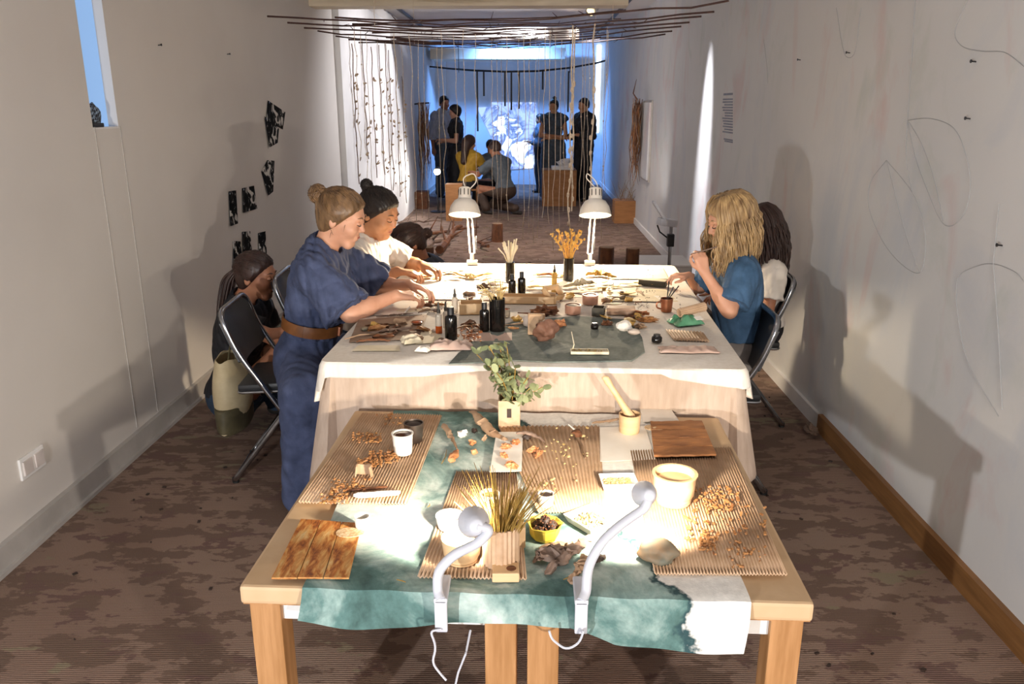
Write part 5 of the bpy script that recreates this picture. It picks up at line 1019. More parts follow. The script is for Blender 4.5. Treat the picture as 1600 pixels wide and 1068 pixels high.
def head_ops(H):
    L, rot, s = H; e = lambda c, r: ('ell', L(*c), tuple(x * s for x in r), rot); cp = lambda a, b_, ra, rb: ('cap', L(*a), L(*b_), ra * s, rb * s); k = .018 * s
    ops = [('u', 0, *e((0, -.008, .028), (.074, .094, .086))), ('u', .03 * s, *e((0, .026, -.045), (.056, .060, .062))), ('u', k, *cp((-.022, .058, -.094), (.022, .058, -.094), .019, .019)), ('u', k, *cp((-.034, .073, .026), (.034, .073, .026), .013, .013))]
    for x in (-1, 1): ops += [('u', k, *e((x * .040, .055, -.024), (.026, .030, .030))), ('u', .004, *e((x * .074, -.012, -.006), (.009, .017, .029))), ('s', .004, *e((x * .084, -.010, -.004), (.006, .009, .016)))]
    for x in (-1, 1): ops += [('s', .010 * s, *e((x * .031, .094, .006), (.017, .014, .011)))]
    ops += [('u', .008 * s, *cp((0, .081, .014), (0, .0985, -.020), .008, .0100)), ('u', .005 * s, *cp((-.011, .0885, -.025), (.011, .0885, -.025), .0080, .0080)), ('u', .005 * s, *cp((-.018, .080, -.052), (.018, .080, -.052), .0085, .0085)), ('u', .005 * s, *cp((-.015, .079, -.064), (.015, .079, -.064), .009, .009))]
    return ops
def face_parts(H, t, hairm, skin):
    L, rot, s = H
    for x in (-1, 1):
        B().blob(L(x * .031, .0775, .006), (.0125 * s,) * 3, None, 2).build('eyelid', skin, t, True)
        B().tube([L(x * .016, .0875, .004), L(x * .026, .0915, .0005), L(x * .036, .0895, .0005), L(x * .046, .081, .004)], [.0012 * s, .0022 * s, .0022 * s, .0012 * s], 6).build('eyelashes', h_black, t, True)
        B().tube([L(x * .016, .0895, .030), L(x * .030, .0895, .036), L(x * .048, .078, .031)], [.003 * s, .0035 * s, .0015 * s], 6, flat=.7).build('eyebrow', hairm, t, True)
    B().tube([L(-.020, .0815, -.057), L(-.009, .0895, -.054), L(0, .0900, -.0555), L(.009, .0895, -.054), L(.020, .0815, -.057)], [.0015 * s, .004 * s, .0038 * s, .004 * s, .0015 * s], 6).build('lips', m_lips, t, True)
def hand_ops(w, d, n, th, curl=35, s=1.0, spread=1.0):
    d = V3(d).normalized(); n = V3(n); n = (n - d * n.dot(d)).normalized(); th_ = V3(th); t = d.cross(n); t = t if t.dot(th_) > 0 else -t; ops = []; k = .006 * s
    for i, (o, ln) in enumerate(((.029, .92), (.010, 1.05), (-.010, .98), (-.028, .78))):
        kn = w + (d * (.082 - .006 * abs(i - 1)) + t * o * spread) * s; ops.append(('u', .012 * s, 'cap', w + (d * .008 + t * o * .5) * s, kn, .0145 * s, .0105 * s)); p = kn; a = R(curl * .6)
        for j, seg in enumerate((.040, .026, .020)):
            q_ = p + (d * math.cos(a) + n * math.sin(a)) * seg * ln * s; ops.append(('u', k if j == 0 else .002, 'cap', p, q_, (.0092 - .0008 * j) * s, (.0085 - .001 * j) * s)); p = q_; a += R(curl * (1 + .12 * i))
    b0 = w + (d * .022 + t * .022) * s; b1 = b0 + (d * .026 + t * .022 + n * .014) * s; b2 = b1 + (d * .028 + t * .004 + n * .014) * s; b3 = b2 + (d * .022 - t * .006 + n * .008) * s
    ops += [('u', .010 * s, 'cap', b0, b1, .0135 * s, .011 * s), ('u', .003, 'cap', b1, b2, .0105 * s, .0095 * s), ('u', .002, 'cap', b2, b3, .0093 * s, .0075 * s)]
    return ops
def torso_ops(J, s=1.0, g=0.0, hips=True, bust=0.0):
    pel, nk, sr, sl = J['pelvis'], J['neck'], J['sR'], J['sL']; up = (nk - pel).normalized(); r = (sr - sl); r = (r - up * r.dot(up)).normalized(); fw = up.cross(r); L = (nk - pel).length; rot = np.array([list(r), list(fw), list(up)]).T
    e = lambda f, rad, dy=0.0: ('ell', pel + up * L * f + fw * dy, tuple(x * s + g for x in rad), rot)
    hw = (sr - sl).length / 2; o = [('u', 0, *e(.70, (hw * .86 / s, .098, .17))), ('u', .06, *e(.40, (.118, .088, .15)))]
    if hips: o.append(('u', .06, *e(.02, (.160, .125, .125))))
    o += [('u', .05, 'cap', sr.lerp(sl, .06) - up * .02, sl.lerp(sr, .06) - up * .02, .050 * s + g, .050 * s + g)]
    for q_ in (sr, sl): o.append(('u', .03, 'cap', nk + up * .005, q_.lerp(nk, .25), .040 * s + g, .042 * s + g))
    if bust:
        for x in (-1, 1): o.append(('u', .03, 'ell', pel + up * L * .66 + fw * .075 * s + r * x * .065 * s, (.055 + g, .05 + g, .058 + g), rot))
    return o
def limb(a, b_, c, ra, rb, rc, k=.02): return [('u', k, 'cap', a, b_, ra, rb), ('u', .012, 'cap', b_, c, rb, rc)]
def clipped_cap(a, b_, ra, rb, end):
    n = np.array((V3(b_) - V3(a)).normalized(), np.float32); return lambda p: np.maximum(_cap(p, a, b_, ra, rb), (p - np.array(end, np.float32)) @ n)
def person(label, J, skin, top, bottom, hairm, H, hair, h=.0055, sleeve=.75, sl_r=.052, s=1.0, cat='person', hands=True, arms_s=1.0, face=True, hem=None, wr=.003, neck_cut=.062, shoes=True, top_g=.016, name='person', bust=1.0, curl=(35, 35), hand_n=None, group=None, wide=(.088, .072, .066), seed=1):
    for k_ in list(J): J[k_] = V3(J[k_])
    base = V3((J['pelvis'].x, J['pelvis'].y, 0)); t = thing(name, label, cat, base, group); a_ = arms_s
    ops = torso_ops(J, s, -.004) + [('u', .02, 'cap', J['neck'] - V3((0, 0, .02)), H[0](0, -.022, -.045), .053 * s, .050 * H[2])] + head_ops(H)
    for sd, cu in (('R', curl[0]), ('L', curl[1])):
        S, E_, W = J['s' + sd], J['e' + sd], J['w' + sd]; ops += limb(S, E_, W, .043 * a_, .036 * a_, .025 * a_)
        ops += [('u', .02, 'cap', E_.lerp(W, .12), E_.lerp(W, .4), .038 * a_, .036 * a_)]
        if hands:
            d = J.get('d' + sd, (W - E_)); ops += hand_ops(W, d, J.get('n' + sd, (0, 0, -1)), J.get('t' + sd, (J['neck'] - W)), cu, .95 * a_)
        if 'k' + sd in J: ops += limb(J['h' + sd], J['k' + sd], J['a' + sd], .075 * s, .052 * s, .038 * s)
    solid(ops, h).build('body', skin, t, 'all')
    up = (J['neck'] - J['pelvis']).normalized()
    # top
    c_ops = torso_ops(J, s, top_g, bust=bust * .6); ext = []
    for sd in 'RL':
        S, E_, W = J['s' + sd], J['e' + sd], J['w' + sd]
        if sleeve <= 1: end = S.lerp(E_, sleeve); c_ops.append(('u', .025, 'fn', clipped_cap(S, E_, .050 * a_ + top_g, sl_r * a_ + top_g * .8, end)))
        else:
            end = E_.lerp(W, sleeve - 1); c_ops += [('u', .025, 'cap', S, E_, .050 * a_ + top_g, sl_r * a_ + top_g * .6), ('u', .02, 'fn', clipped_cap(E_, W, sl_r * a_ + top_g * .6, .034 * a_ + top_g * .6, end))]
        ext.append((E_, .10)); ext.append((end, .08))
    c_ops.append(wrinkle(wr, 30, seed)); nu_ = (H[0](0, 0, -.05) - J['neck']).normalized()
    c_ops.append(('s', .006, 'cap', J['neck'] + nu_ * .01, J['neck'] + nu_ * .16, neck_cut * s, neck_cut * s * 1.15))
    hp = V3(hem) if hem is not None else J['pelvis'] + up * .02
    c_ops.append(('i', .004, 'half', hp, -up)); solid(c_ops, h, .04, ext).build('top', top, t, 'all')
    # trousers
    if bottom is not None:
        b_ops = torso_ops(J, s, .012)[1:3] + []
        b_ops[0] = ('u', 0, *b_ops[0][2:])
        for sd in 'RL':
            if 'k' + sd in J: b_ops += limb(J['h' + sd], J['k' + sd], J['a' + sd] + V3((0, 0, .015)), wide[0] * s + .008, wide[1] * s, wide[2] * s, .04)
        b_ops.append(wrinkle(wr * .6, 20, seed + 5)); b_ops.append(('i', .004, 'half', hp + up * .03, up)); b_ops.append(('i', .002, 'half', V3((0, 0, .03)), (0, 0, -1))); solid(b_ops, max(h, .0075), .05).build('trousers', bottom, t, 'all')
    if shoes:
        for sd in 'RL':
            if 'a' + sd in J:
                a = J['a' + sd]; d = V3(J.get('toe', (1, 0, 0))).normalized(); solid([('u', 0, 'cap', a + V3((0, 0, -a.z + .035)) - d * .03, a + V3((0, 0, -a.z + .028)) + d * .12, .034, .027), ('u', .02, 'cap', a + V3((0, 0, .0)), a + V3((0, 0, -a.z + .04)), .036, .038), ('i', .003, 'half', V3((0, 0, .002)), (0, 0, -1))], .007).build('shoe', m_shoe, t, 'all')
    if face: face_parts(H, t, hairm, skin)
    hair(t, H, hairm); return t
# ---------------------------------------------------------------- hair
def hair_cap(t, H, m, g=.012, line=.040, slope=.8, low=-.075, extra=(), h=.005, part=None):
    L, rot, s = H; f = V3(rot[:, 1]); u = V3(rot[:, 2])
    ops = [('u', 0, 'ell', L(0, -.010, .030), ((.074 + g) * s, (.094 + g) * s, (.086 + g) * s), rot), ('u', .03, 'ell', L(0, -.045, -.03), (.060 * s, .045 * s, .06 * s), rot), ('d', 0, 'fn', lambda p: np.zeros(len(p), np.float32)), ('i', .022, 'half', L(0, line, .02), f - u * slope), ('i', .008, 'half', L(0, 0, low), -u)] + list(extra)
    ops.append(('d', 0, 'fn', lambda p: (.0014 * np.sin((p @ np.array(rot[:, 0], np.float32)) * 420 + 4 * np.sin((p @ np.array(rot[:, 2], np.float32)) * 30))).astype(np.float32)))
    return solid(ops, h)
def combed(b, H, to, n, rg, g=.013, r=.0024, line=.040):
    """strands combed over the skull from the hairline to a knot"""
    L, rot, s = H; RX = ((.074 + g), (.094 + g), (.086 + g))
    end = V3(to)
    for _ in range(n):
        az = rg.uniform(-2.6, 2.6); el = rg.uniform(-.25, .9) if abs(az) > .9 else rg.uniform(.55, 1.0); d0 = V3((math.sin(az) * math.cos(el), math.cos(az) * math.cos(el), math.sin(el)))
        if d0.y > .25 and d0.z < .42: continue
        pts = []
        for k in range(8):
            d = d0.lerp(end.normalized(), k / 7 * .96).normalized(); q_ = V3((d.x * RX[0], d.y * RX[1] - .010, d.z * RX[2] + .030)); pts.append(L(*(q_ + V3((rg.gauss(0, .0012), rg.gauss(0, .0012), rg.gauss(0, .0012))))))
        b.tube(pts, [r * s * x for x in (.4, .9, 1, 1, 1, 1, .9, .6)], 5, flat=.6)
def knot(b, c, r, n, rg, tr=.004, rot=None):
    for _ in range(n):
        ax = V3((rg.gauss(0, 1), rg.gauss(0, 1), rg.gauss(0, 1))).normalized(); x, y, _2 = frame_to(ax); a0 = rg.uniform(0, 6.28); rr_ = r * rg.uniform(.75, 1.05)
        b.tube([c + (x * math.cos(a0 + k * .45) + y * math.sin(a0 + k * .45)) * rr_ + ax * r * .25 * math.sin(k) for k in range(10)], tr, 5)
def updo(to, bun_c, bun_r, n=150, seed=1, wisps=8, line=.040, tr=.0030):
    def fn(t, H, m):
        rg = random.Random(seed); L, rot, s = H; bc = L(*bun_c)
        b = hair_cap(t, H, m, line=line, extra=[('u', .02, 'ell', bc, (bun_r * .85,) * 3), ('u', .02, 'cap', L(*(V3(to) * .085)), bc, .03 * s, .022 * s)]); combed(b, H, to, n, rg, line=line); knot(b, bc, bun_r, 70, rg, tr)
        for _ in range(wisps):
            x = rg.choice((-1, 1)) * rg.uniform(.05, .07); p = L(x, rg.uniform(-.06, .05), rg.uniform(-.02, .04)); b.tube([p, p + (L(0, -.005, -.03) - L(0, 0, 0)) + V3((rg.gauss(0, .008), rg.gauss(0, .008), 0)), p + (L(0, -.004, -.065) - L(0, 0, 0)) + V3((rg.gauss(0, .014), rg.gauss(0, .014), 0))], [.002, .0015, .0006], 4)
        b.build('hair', m, t, 'all')
    return fn
def longhair(length, n=230, seed=2, wave=.010, r=.0042, front=.75, tr_low=None, out=.018):
    """locks from the parting over the skull, then falling"""
    def fn(t, H, m):
        rg = random.Random(seed); L, rot, s = H; b = hair_cap(t, H, m, g=.014, line=.055, low=-.09)
        for _ in range(n):
            az = rg.choice((-1, 1)) * rg.uniform(front, 3.14); y0 = rg.uniform(-.05, .07); pts = [L(0, y0, .030 + .098 * math.sqrt(max(0, 1 - (y0 / .11) ** 2)))]; o = rg.uniform(.010, .030); ln = length * rg.uniform(.78, 1.05)
            for k in range(1, 5):
                el = 1.35 - k * .36; d = V3((math.sin(az) * math.cos(el), math.cos(az) * math.cos(el), math.sin(el))); pts.append(L(d.x * (.076 + o), d.y * (.096 + o) - .010, d.z * (.088 + o) + .030))
            p = pts[-1]; dn = V3((0, 0, -1)); ow = (L(math.sin(az), math.cos(az), 0) - L(0, 0, 0)); ow.z = 0; ph = rg.uniform(0, 6); m_ = 13
            for k in range(1, m_ + 1):
                f_ = k / m_; sw = ow.normalized() * (out * math.sin(f_ * 2.6) + wave * math.sin(ph + f_ * 10)) + V3((ow.y, -ow.x, 0)).normalized() * wave * .8 * math.cos(ph + f_ * 8); pts.append(p + dn * ln * f_ + sw)
            b.tube(pts, [r * s * (.5 + .5 * min(1, i / 3)) * (1 - .8 * max(0, (i - 10) / 8)) for i in range(len(pts))], 5, flat=.65)
        b.build('hair', m, t, 'all')
    return fn
def ponytail(pts, rad, n=260, seed=3, to=(0, -1, .2)):
    def fn(t, H, m):
        rg = random.Random(seed); L, rot, s = H; b = hair_cap(t, H, m, low=-.085); combed(b, H, to, n, rg); q_ = [L(*p) if i < 2 else V3(p) for i, p in enumerate(pts)]
        for k in range(75):
            o = V3((rg.gauss(0, 1), rg.gauss(0, 1), rg.gauss(0, .4))) * rad * .5; pp = arc([p + o * (0.4 + .6 * math.sin(math.pi * i / (len(q_) - 1))) for i, p in enumerate(q_)], .06, 4); b.tube(pp, [.006 * (1 - .6 * i / len(pp)) for i in range(len(pp))], 5)
        b.build('hair', m, t, 'all')
    return fn
# ---------------------------------------------------------------- woman in denim
H = headframe((-.775, 3.33, 1.150), (.93, -.06, -.30))
J = dict(pelvis=(-.965, 3.34, .53), neck=(-.862, 3.335, 1.02), sR=(-.86, 3.175, .955), sL=(-.84, 3.50, .955), eR=(-.715, 3.11, .800), wR=(-.545, 3.235, .845), eL=(-.68, 3.55, .815), wL=(-.52, 3.42, .850), hR=(-.955, 3.25, .51), hL=(-.955, 3.43, .51), kR=(-.875, 2.98, .49), aR=(-.905, 2.955, .07), kL=(-.56, 3.45, .50), aL=(-.60, 3.45, .07), nR=(.3, .3, -1), dR=(1, .45, -.10), nL=(.2, -.3, -1), dL=(1, -.35, -.12), toe=(.8, -.6, 0))
w1 = person('woman in an indigo denim jumpsuit and brown belt, hair in a messy bun', J, m_skin, m_denim, m_denim, h_brown, H, updo((0, -.75, .75), (0, -.118, .066), .040, 330, 4, 10), sleeve=.92, sl_r=.088, curl=(38, 30), h=.005, hem=(-.93, 3.34, .655), wr=.0045, wide=(.102, .100, .085), seed=3)
up = (V3(J['neck']) - V3(J['pelvis'])).normalized(); wc = V3((-.928, 3.338, .70)); r_ = V3((0, -1, 0)); fw = up.cross(r_)
B().grid(lambda u, v: wc + r_ * math.cos(6.2832 * u) * (.154 + .002 * math.sin(v * 3.14)) + fw * math.sin(6.2832 * u) * .124 + up * (v - .5) * .048, 48, 4, -.004).build('belt', m_leather, w1, True)
B().box(wc + fw * .127 + r_ * .035, (.012, .04, .04), rotm(0, 8, 0), .003).build('belt_buckle', m_copper, w1)
for sd in ('R', 'L'):
    e = V3(J['s' + sd]).lerp(V3(J['e' + sd]), .93); d = (V3(J['e' + sd]) - V3(J['s' + sd])).normalized(); x, y, _ = frame_to(d); B().tube([e + (x * math.cos(k * .35) + y * math.sin(k * .35)) * .060 for k in range(18)], .013, 8, closed=True).build('sleeve_cuff', m_denim, w1, True)
# collar
nk = V3(J['neck']); x, y, _ = frame_to(H[0](0, 0, -.05) - nk); B().tube([nk + (H[0](0, 0, -.05) - nk).normalized() * .02 + (x * math.cos(k * .35) + y * math.sin(k * .35)) * .064 for k in range(18)], .013, 8, closed=True).build('collar', m_denim, w1, True)
# ---------------------------------------------------------------- woman in white
H = headframe((-.722, 3.88, 1.098), (.86, -.36, -.36))
J = dict(pelvis=(-.93, 3.96, .52), neck=(-.80, 3.90, .975), sR=(-.80, 3.735, .905), sL=(-.755, 4.06, .905), eR=(-.72, 3.67, .775 + .03), wR=(-.62, 3.735, .845), eL=(-.60, 4.08, .81), wL=(-.53, 3.90, .845), hR=(-.93, 3.87, .50), hL=(-.93, 4.05, .50), kR=(-.55, 3.86, .48), aR=(-.58, 3.86, .07), kL=(-.60, 3.99, .48), aL=(-.66, 3.98, .07), dR=(1, .2, -.1), dL=(.9, -.5, -.05))
person('woman in a white T-shirt with a dark top bun, bending over the lamp-lit table', J, m_skin2, m_tee, m_jeans, h_black, H, updo((0, -.75, .75), (0, -.105, .105), .028, 300, 6, 3, tr=.0032), sleeve=.8, sl_r=.060, seed=8)
# ---------------------------------------------------------------- woman on the floor by the left wall
H = headframe((-1.350, 3.90, .785), (.95, -.12, -.12))
J = dict(pelvis=(-1.53, 3.93, .15), neck=(-1.44, 3.91, .655), sR=(-1.42, 3.755, .585), sL=(-1.40, 4.06, .585), eR=(-1.24, 3.73, .52), wR=(-1.06, 3.72, .56), eL=(-1.37, 4.12, .40), wL=(-1.34, 4.0, .40), hR=(-1.50, 3.84, .14), hL=(-1.50, 4.02, .14), kR=(-1.22, 3.74, .42), aR=(-1.10, 3.70, .07), kL=(-1.42, 4.18, .30), aL=(-1.34, 4.04, .07))
person('woman in a black T-shirt with a ponytail, sitting low by the left wall', J, m_skin3, m_blacktee, m_jeans, h_dark, H, ponytail([(0, -.10, .02), (0, -.14, -.03), (-1.52, 3.90, .66), (-1.56, 3.90, .52)], .03), sleeve=.62, sl_r=.058, h=.006, seed=12)
# ---------------------------------------------------------------- person crouching beyond the table
m_navy = M('navy_cotton', '#1b1f2c', '#252a38'); H = headframe((-.715, 4.80, .800), (-.80, -.28, -.55))
J = dict(pelvis=(-.50, 5.05, .30), neck=(-.70, 4.84, .655), sR=(-.68, 5.0, .60), sL=(-.66, 4.68, .60), eR=(-.86, 5.06, .42), wR=(-1.0, 4.95, .25), eL=(-.86, 4.66, .42), wL=(-1.0, 4.75, .25), hR=(-.50, 5.14, .28), hL=(-.50, 4.96, .28), kR=(-.86, 5.16, .20), aR=(-.50, 5.16, .08), kL=(-.86, 4.94, .20), aL=(-.50, 4.94, .08), toe=(1, 0, 0))
for k_ in J: J[k_] = (V3(J[k_]) + V3((.06, 0, .012 if k_[0] in 'nse' else 0))) if k_ != 'toe' else J[k_]
person('person in a navy top with a low knot, crouching beyond the far table corner', J, m_skin3, m_navy, m_blacktee, h_dark, H, updo((0, -1, -.1), (0, -.125, -.01), .030, 120, 9, 5), sleeve=.8, h=.007, seed=15)
# ---------------------------------------------------------------- blonde child
H = headframe((.862, 3.45, 1.125), (-.94, -.12, -.28), s=.95)
J = dict(pelvis=(.925, 3.42, .54), neck=(.905, 3.45, .985), sR=(.89, 3.585, .925), sL=(.90, 3.315, .925), eL=(.835, 3.235, .785), wL=(.735, 3.30, .935), eR=(.80, 3.66, .795), wR=(.745, 3.66, .845), hR=(.90, 3.50, .52), hL=(.90, 3.34, .52), kR=(.56, 3.52, .49), aR=(.60, 3.52, .08), kL=(.56, 3.33, .49), aL=(.60, 3.33, .08), dL=(-.28, .12, .95), nL=(-.2, .95, 0), tL=(-1, 0, 0), dR=(-1, -.2, .1), toe=(-1, 0, 0))
m_greyp = M('grey_trousers', '#8a8480', '#77716d')
g1 = person('blonde child in a washed denim shirt holding a thin brush', J, m_skin, m_denim2, m_greyp, h_blond, H, longhair(.225, 560, 2), sleeve=.78, sl_r=.070, s=.86, arms_s=.82, curl=(40, 55), hem=(.93, 3.42, .62), seed=19, bust=0, neck_cut=.058)
p = V3(J['wL']) + V3((-.045, .02, .075)); t = thing('paint_brush', 'thin brush held up by the blonde child', 'brush', p); B().tube([p, p + V3((.09, -.01, .03))], [.0025, .0032], 8).build('handle', m_grey_drift, t, True); B().tube([p, p + V3((-.014, .001, -.005))], [.003, .0006], 8).build('bristles', m_dark, t, True)
# ---------------------------------------------------------------- dark-haired child
H = headframe((1.165, 4.06, 1.000), (-.93, .10, -.32), s=.94)
J = dict(pelvis=(1.20, 4.05, .50), neck=(1.205, 4.06, .865), sR=(1.20, 4.19, .805), sL=(1.215, 3.925, .805), eL=(1.185, 3.87, .615), wL=(1.0, 3.95, .66), eR=(1.14, 4.22, .62), wR=(.98, 4.15, .66), hR=(1.17, 4.13, .49), hL=(1.17, 3.97, .49), kR=(.86, 4.13, .48), aR=(.90, 4.13, .08), kL=(.86, 3.97, .48), aL=(.90, 3.97, .08), dL=(-1, .2, .2), dR=(-1, 0, .2), toe=(-1, 0, 0))
person('dark-haired child in a white T-shirt sitting by the right wall', J, m_skin3, m_tee, m_blacktee, h_dark, H, longhair(.33, 520, 5, r=.0046, out=.04), sleeve=.62, sl_r=.060, s=.84, arms_s=.82, seed=23, bust=0, neck_cut=.058)

# ================================================================== THE FAR END
m_ply = M('plywood', '#b07c4c', '#9a6a3e', scale=5, stretch=(1, 1, 4)); m_straw = M('straw', '#a98f74', '#7d6650', scale=20); m_soil = M('soil', '#4b3a30', '#5f4c3f', scale=20, bump=.5)
# white box on the floor and its lamp stand
a = P(1000, 414, 0); c = Vector((1.10, 6.35, 0)); c = P(1040, 440, 0)
c = Vector((1.03, 6.15, 0)); t = thing('white_box', 'white box on the floor behind the far table corner at right', 'box', c)
B().box(c + V3((0, 0, .22)), (.40, .42, .44), bev=.008).build('body', m_white, t); B().box(c + V3((0, 0, .448)), (.41, .43, .016), bev=.004).build('lid', m_white, t)
c2 = V3((1.03, 5.80, 0)); t = thing('metal_stand', 'thin metal stand with a white clip tray near the right wall', 'stand', c2); tp = PY(1040, 345, 5.8)
B().cyl(c2, (c2.x, c2.y, tp.z), .012, n=10).build('pole', m_steel, t, True); B().lathe(c2, [(.10, 0), (.10, .012), (.02, .02), (0, .02)][:3], 24).build('base', m_steel, t, True); q = PY(1040, 375, 5.8); B().box((c2.x, c2.y, q.z), (.05, .05, .09), bev=.006).build('clamp', m_black, t); B().box((c2.x - .03, c2.y, tp.z - .01), (.13, .09, .05), rotm(0, 8, 10), .006).build('tray', m_white_plastic, t); B().box((c2.x - .09, c2.y, tp.z + .07), (.02, .06, .17), rotm(0, -35, 0), .005).build('flap', m_white_plastic, t); B().tube([(c2.x, c2.y, q.z), (c2.x - .08, c2.y, q.z + .06), (c2.x - .10, c2.y, tp.z - .03)], .006, 6).build('cable', m_black, t, True)
# plinths and boxes
def crate(u0, u1, v, Y, top_v, label, m=m_ply):
    a, b_ = PY(u0, v, Y), PY(u1, v, Y); w = b_.x - a.x; h_ = PY(u0, top_v, Y).z; c = V3(((a.x + b_.x) / 2, Y + w / 2, 0)); t = thing('wooden_plinth', label, 'plinth', c)
    for dx, dy, sx, sy in ((0, -w / 2 + .01, w, .02), (0, w / 2 - .01, w, .02), (-w / 2 + .01, 0, .02, w - .04), (w / 2 - .01, 0, .02, w - .04)): B().box(c + V3((dx, dy, h_ / 2)), (sx, sy, h_)).build('side_panel', m, t)
    B().box(c + V3((0, 0, h_ - .01)), (w - .042, w - .042, .02)).build('top_panel', m, t); return c, h_, w
pc, ph, pw = crate(847, 900, 320, 13.4, 266, 'wooden plinth with a white model in front of two standing visitors')
t = thing('white_model', 'small white model heaped on the plinth', 'model', pc + V3((0, 0, ph)))
B().box(pc + V3((0.05, -.1, ph + .03)), (.36, .25, .06), bev=.01).build('slab', m_white, t); B().blob(pc + V3((.1, -.1, ph + .10)), (.12, .08, .07), None, 3, .5, 4, 3).build('heap', m_white, t, True)
crate(697, 722, 345, 11.6, 288, 'pale wooden box left of the kneeling man'); crate(640, 668, 325, 13.0, 300, 'dark wooden planter box by the lit panel', m_bark)
c, h_, w = crate(960, 998, 341, 11.4, 314, 'low wooden planter by the right wall'); rg = random.Random(40)
for k in range(22):
    a = rg.uniform(0, 6.28); p = c + V3((rg.uniform(-.12, .12), rg.uniform(-.12, .12), h_)); tag(B().tube([p, p + V3((.05 * math.cos(a), .05 * math.sin(a), .12)), p + V3((.12 * math.cos(a), .12 * math.sin(a), rg.uniform(.15, .3)))], [.004, .003, .001], 4).build('dry_stalk', m_straw), 'dry stalk growing from the low planter by the right wall', 'stalk', 'stalks in the low planter')
# hanging bark bundle and framed panel on the right wall
q = PX(1012, 160, XR); q2 = PX(1012, 280, XR); t = thing('wall_panel_board', 'narrow pale framed board on the right wall beside the bark bundle', 'panel', (XR, q.y, q2.z)); B().box((XR - .025, q.y - .1, (q.z + q2.z) / 2), (.04, .75, q.z - q2.z), bev=.004).build('board', m_wr, t); B().box((XR - .012, q.y - .1, (q.z + q2.z) / 2), (.02, .80, q.z - q2.z + .05), bev=.004).build('frame', m_trim, t)
top = PX(995, 152, XR - .12); bot = PX(995, 290, XR - .12); t = thing('bark_bundle', 'tall reddish bark bundle hanging on the right wall', 'dried plant', bot)
for k in range(42):
    yy = top.y + rg.uniform(-.16, .16); xx = XR - .05 - rg.uniform(0, .12); z0 = top.z - rg.uniform(0, .15); z1 = bot.z + rg.uniform(-.05, .5); pts = [V3((xx + rg.gauss(0, .015), yy + rg.gauss(0, .025), z0 + (z1 - z0) * j / 6)) for j in range(7)]; B().tube(pts, [.006, .012, .014, .013, .011, .008, .003], 5, flat=.5).build('bark_strip', rg.choice((m_bark, m_grey_drift, m_crumb)), t)
B().tube([top + V3((0, 0, -.02)), top + V3((-.06, -.1, .05)), top + V3((-.02, -.05, .22))], [.01, .008, .003], 5).build('stalk', m_bark, t)
q = PX(655, 165, XL + .1); t = thing('bark_bundle', 'brown bark bundle hanging at the far end of the lit panel', 'dried plant', (XL + .12, 13.6, .25))
for k in range(30):
    yy, xx = 13.6 + rg.uniform(-.14, .14), XL + .08 + rg.uniform(0, .16); z1 = .25 + rg.uniform(0, .5); B().tube([V3((xx + rg.gauss(0, .015), yy + rg.gauss(0, .02), 1.65 + (z1 - 1.65) * j / 6)) for j in range(7)], [.006, .012, .014, .013, .011, .008, .003], 5, flat=.5).build('bark_strip', rg.choice((m_bark, m_drift, m_crumb)), t)
B().cyl((XL - .002, 13.6, 1.62), (XL + .26, 13.6, 1.64), .012, n=8).build('peg', m_black, t)
# stumps, branches and debris on the floor
for i, (u, v, Y0, r, h_, lab) in enumerate(((777, 377, 0, .07, .22, 'short sawn stump alone in the middle of the far floor'), (947, 408, 0, .06, .16, 'short stump beyond the table edge right of the right lamp'), (988, 410, 0, .05, .13, 'small stump left of the white box'), (668, 408, 0, .05, .2, 'upright sawn branch beyond the left table edge'))):
    p = P(u, v, 0) if v < 400 else V3((PY(u, v, 5.75 + .15 * (i % 2)).x, 5.75 + .15 * (i % 2), 0)); h_ = h_ if v < 400 else PY(u, v - 22, p.y).z; t = thing('stump', lab, 'stump', p, 'stumps on the floor'); B().lathe(p, [(r * 1.08, 0), (r, h_ * .3), (r * .96, h_ - .004), (r * .9, h_)], 14, wob=.05).build('trunk', m_bark, t, True); B().lathe(p + V3((0, 0, h_)), [(r * .9, 0), (r * .88, .003), (0, .003)][:2], 14, wob=.05).build('sawn_face', m_drift, t)
for i, (p0, p1, b0, lab) in enumerate((((640, 372), (742, 362), .03, 'longest dark branch lying beyond the left lamp'), ((655, 395), (720, 375), .045, 'thick dark driftwood log beyond the left table edge'), ((690, 400), (716, 372), .05, 'upturned dark root beside the driftwood log'), ((600, 352), (690, 350), .02, 'thin branch on the floor nearer the lit panel'), ((760, 392), (735, 372), .02, 'thin crossed branch behind the left lamp'))):
    a, e = P(*p0, 0), P(*p1, 0); a.z = b0; e.z = b0 * (3 if i == 2 else 1.2); m_ = 7; pts = [a.lerp(e, j / m_) + V3((rg.gauss(0, .03), rg.gauss(0, .03), abs(rg.gauss(0, .02)))) for j in range(m_ + 1)]; b = B().tube(pts, [b0 * (1 - .6 * j / m_) for j in range(m_ + 1)], 7)
    for j in (2, 3, 5): b.tube([pts[j], pts[j] + V3((rg.uniform(-.2, .2), rg.uniform(-.2, .2), rg.uniform(.05, .25)))], [b0 * .4, b0 * .12], 5)
    tag(b.build('branch', m_grey_drift if i % 2 else m_bark, smooth=True), lab, 'branch', 'branches on the far floor')
b = B()
for k in range(520):
    p = V3((rg.uniform(-1.7, 1.4), rg.uniform(5.2, 12.5), .004)); s_ = rg.uniform(.01, .04); b.box(p, (s_, s_ * .3, .006), rotm(0, 0, rg.uniform(0, 180)))
tag(b.build('floor_debris', m_straw), 'scattered bits of bark and straw over the far floor', 'debris', kind='stuff')
b = B()
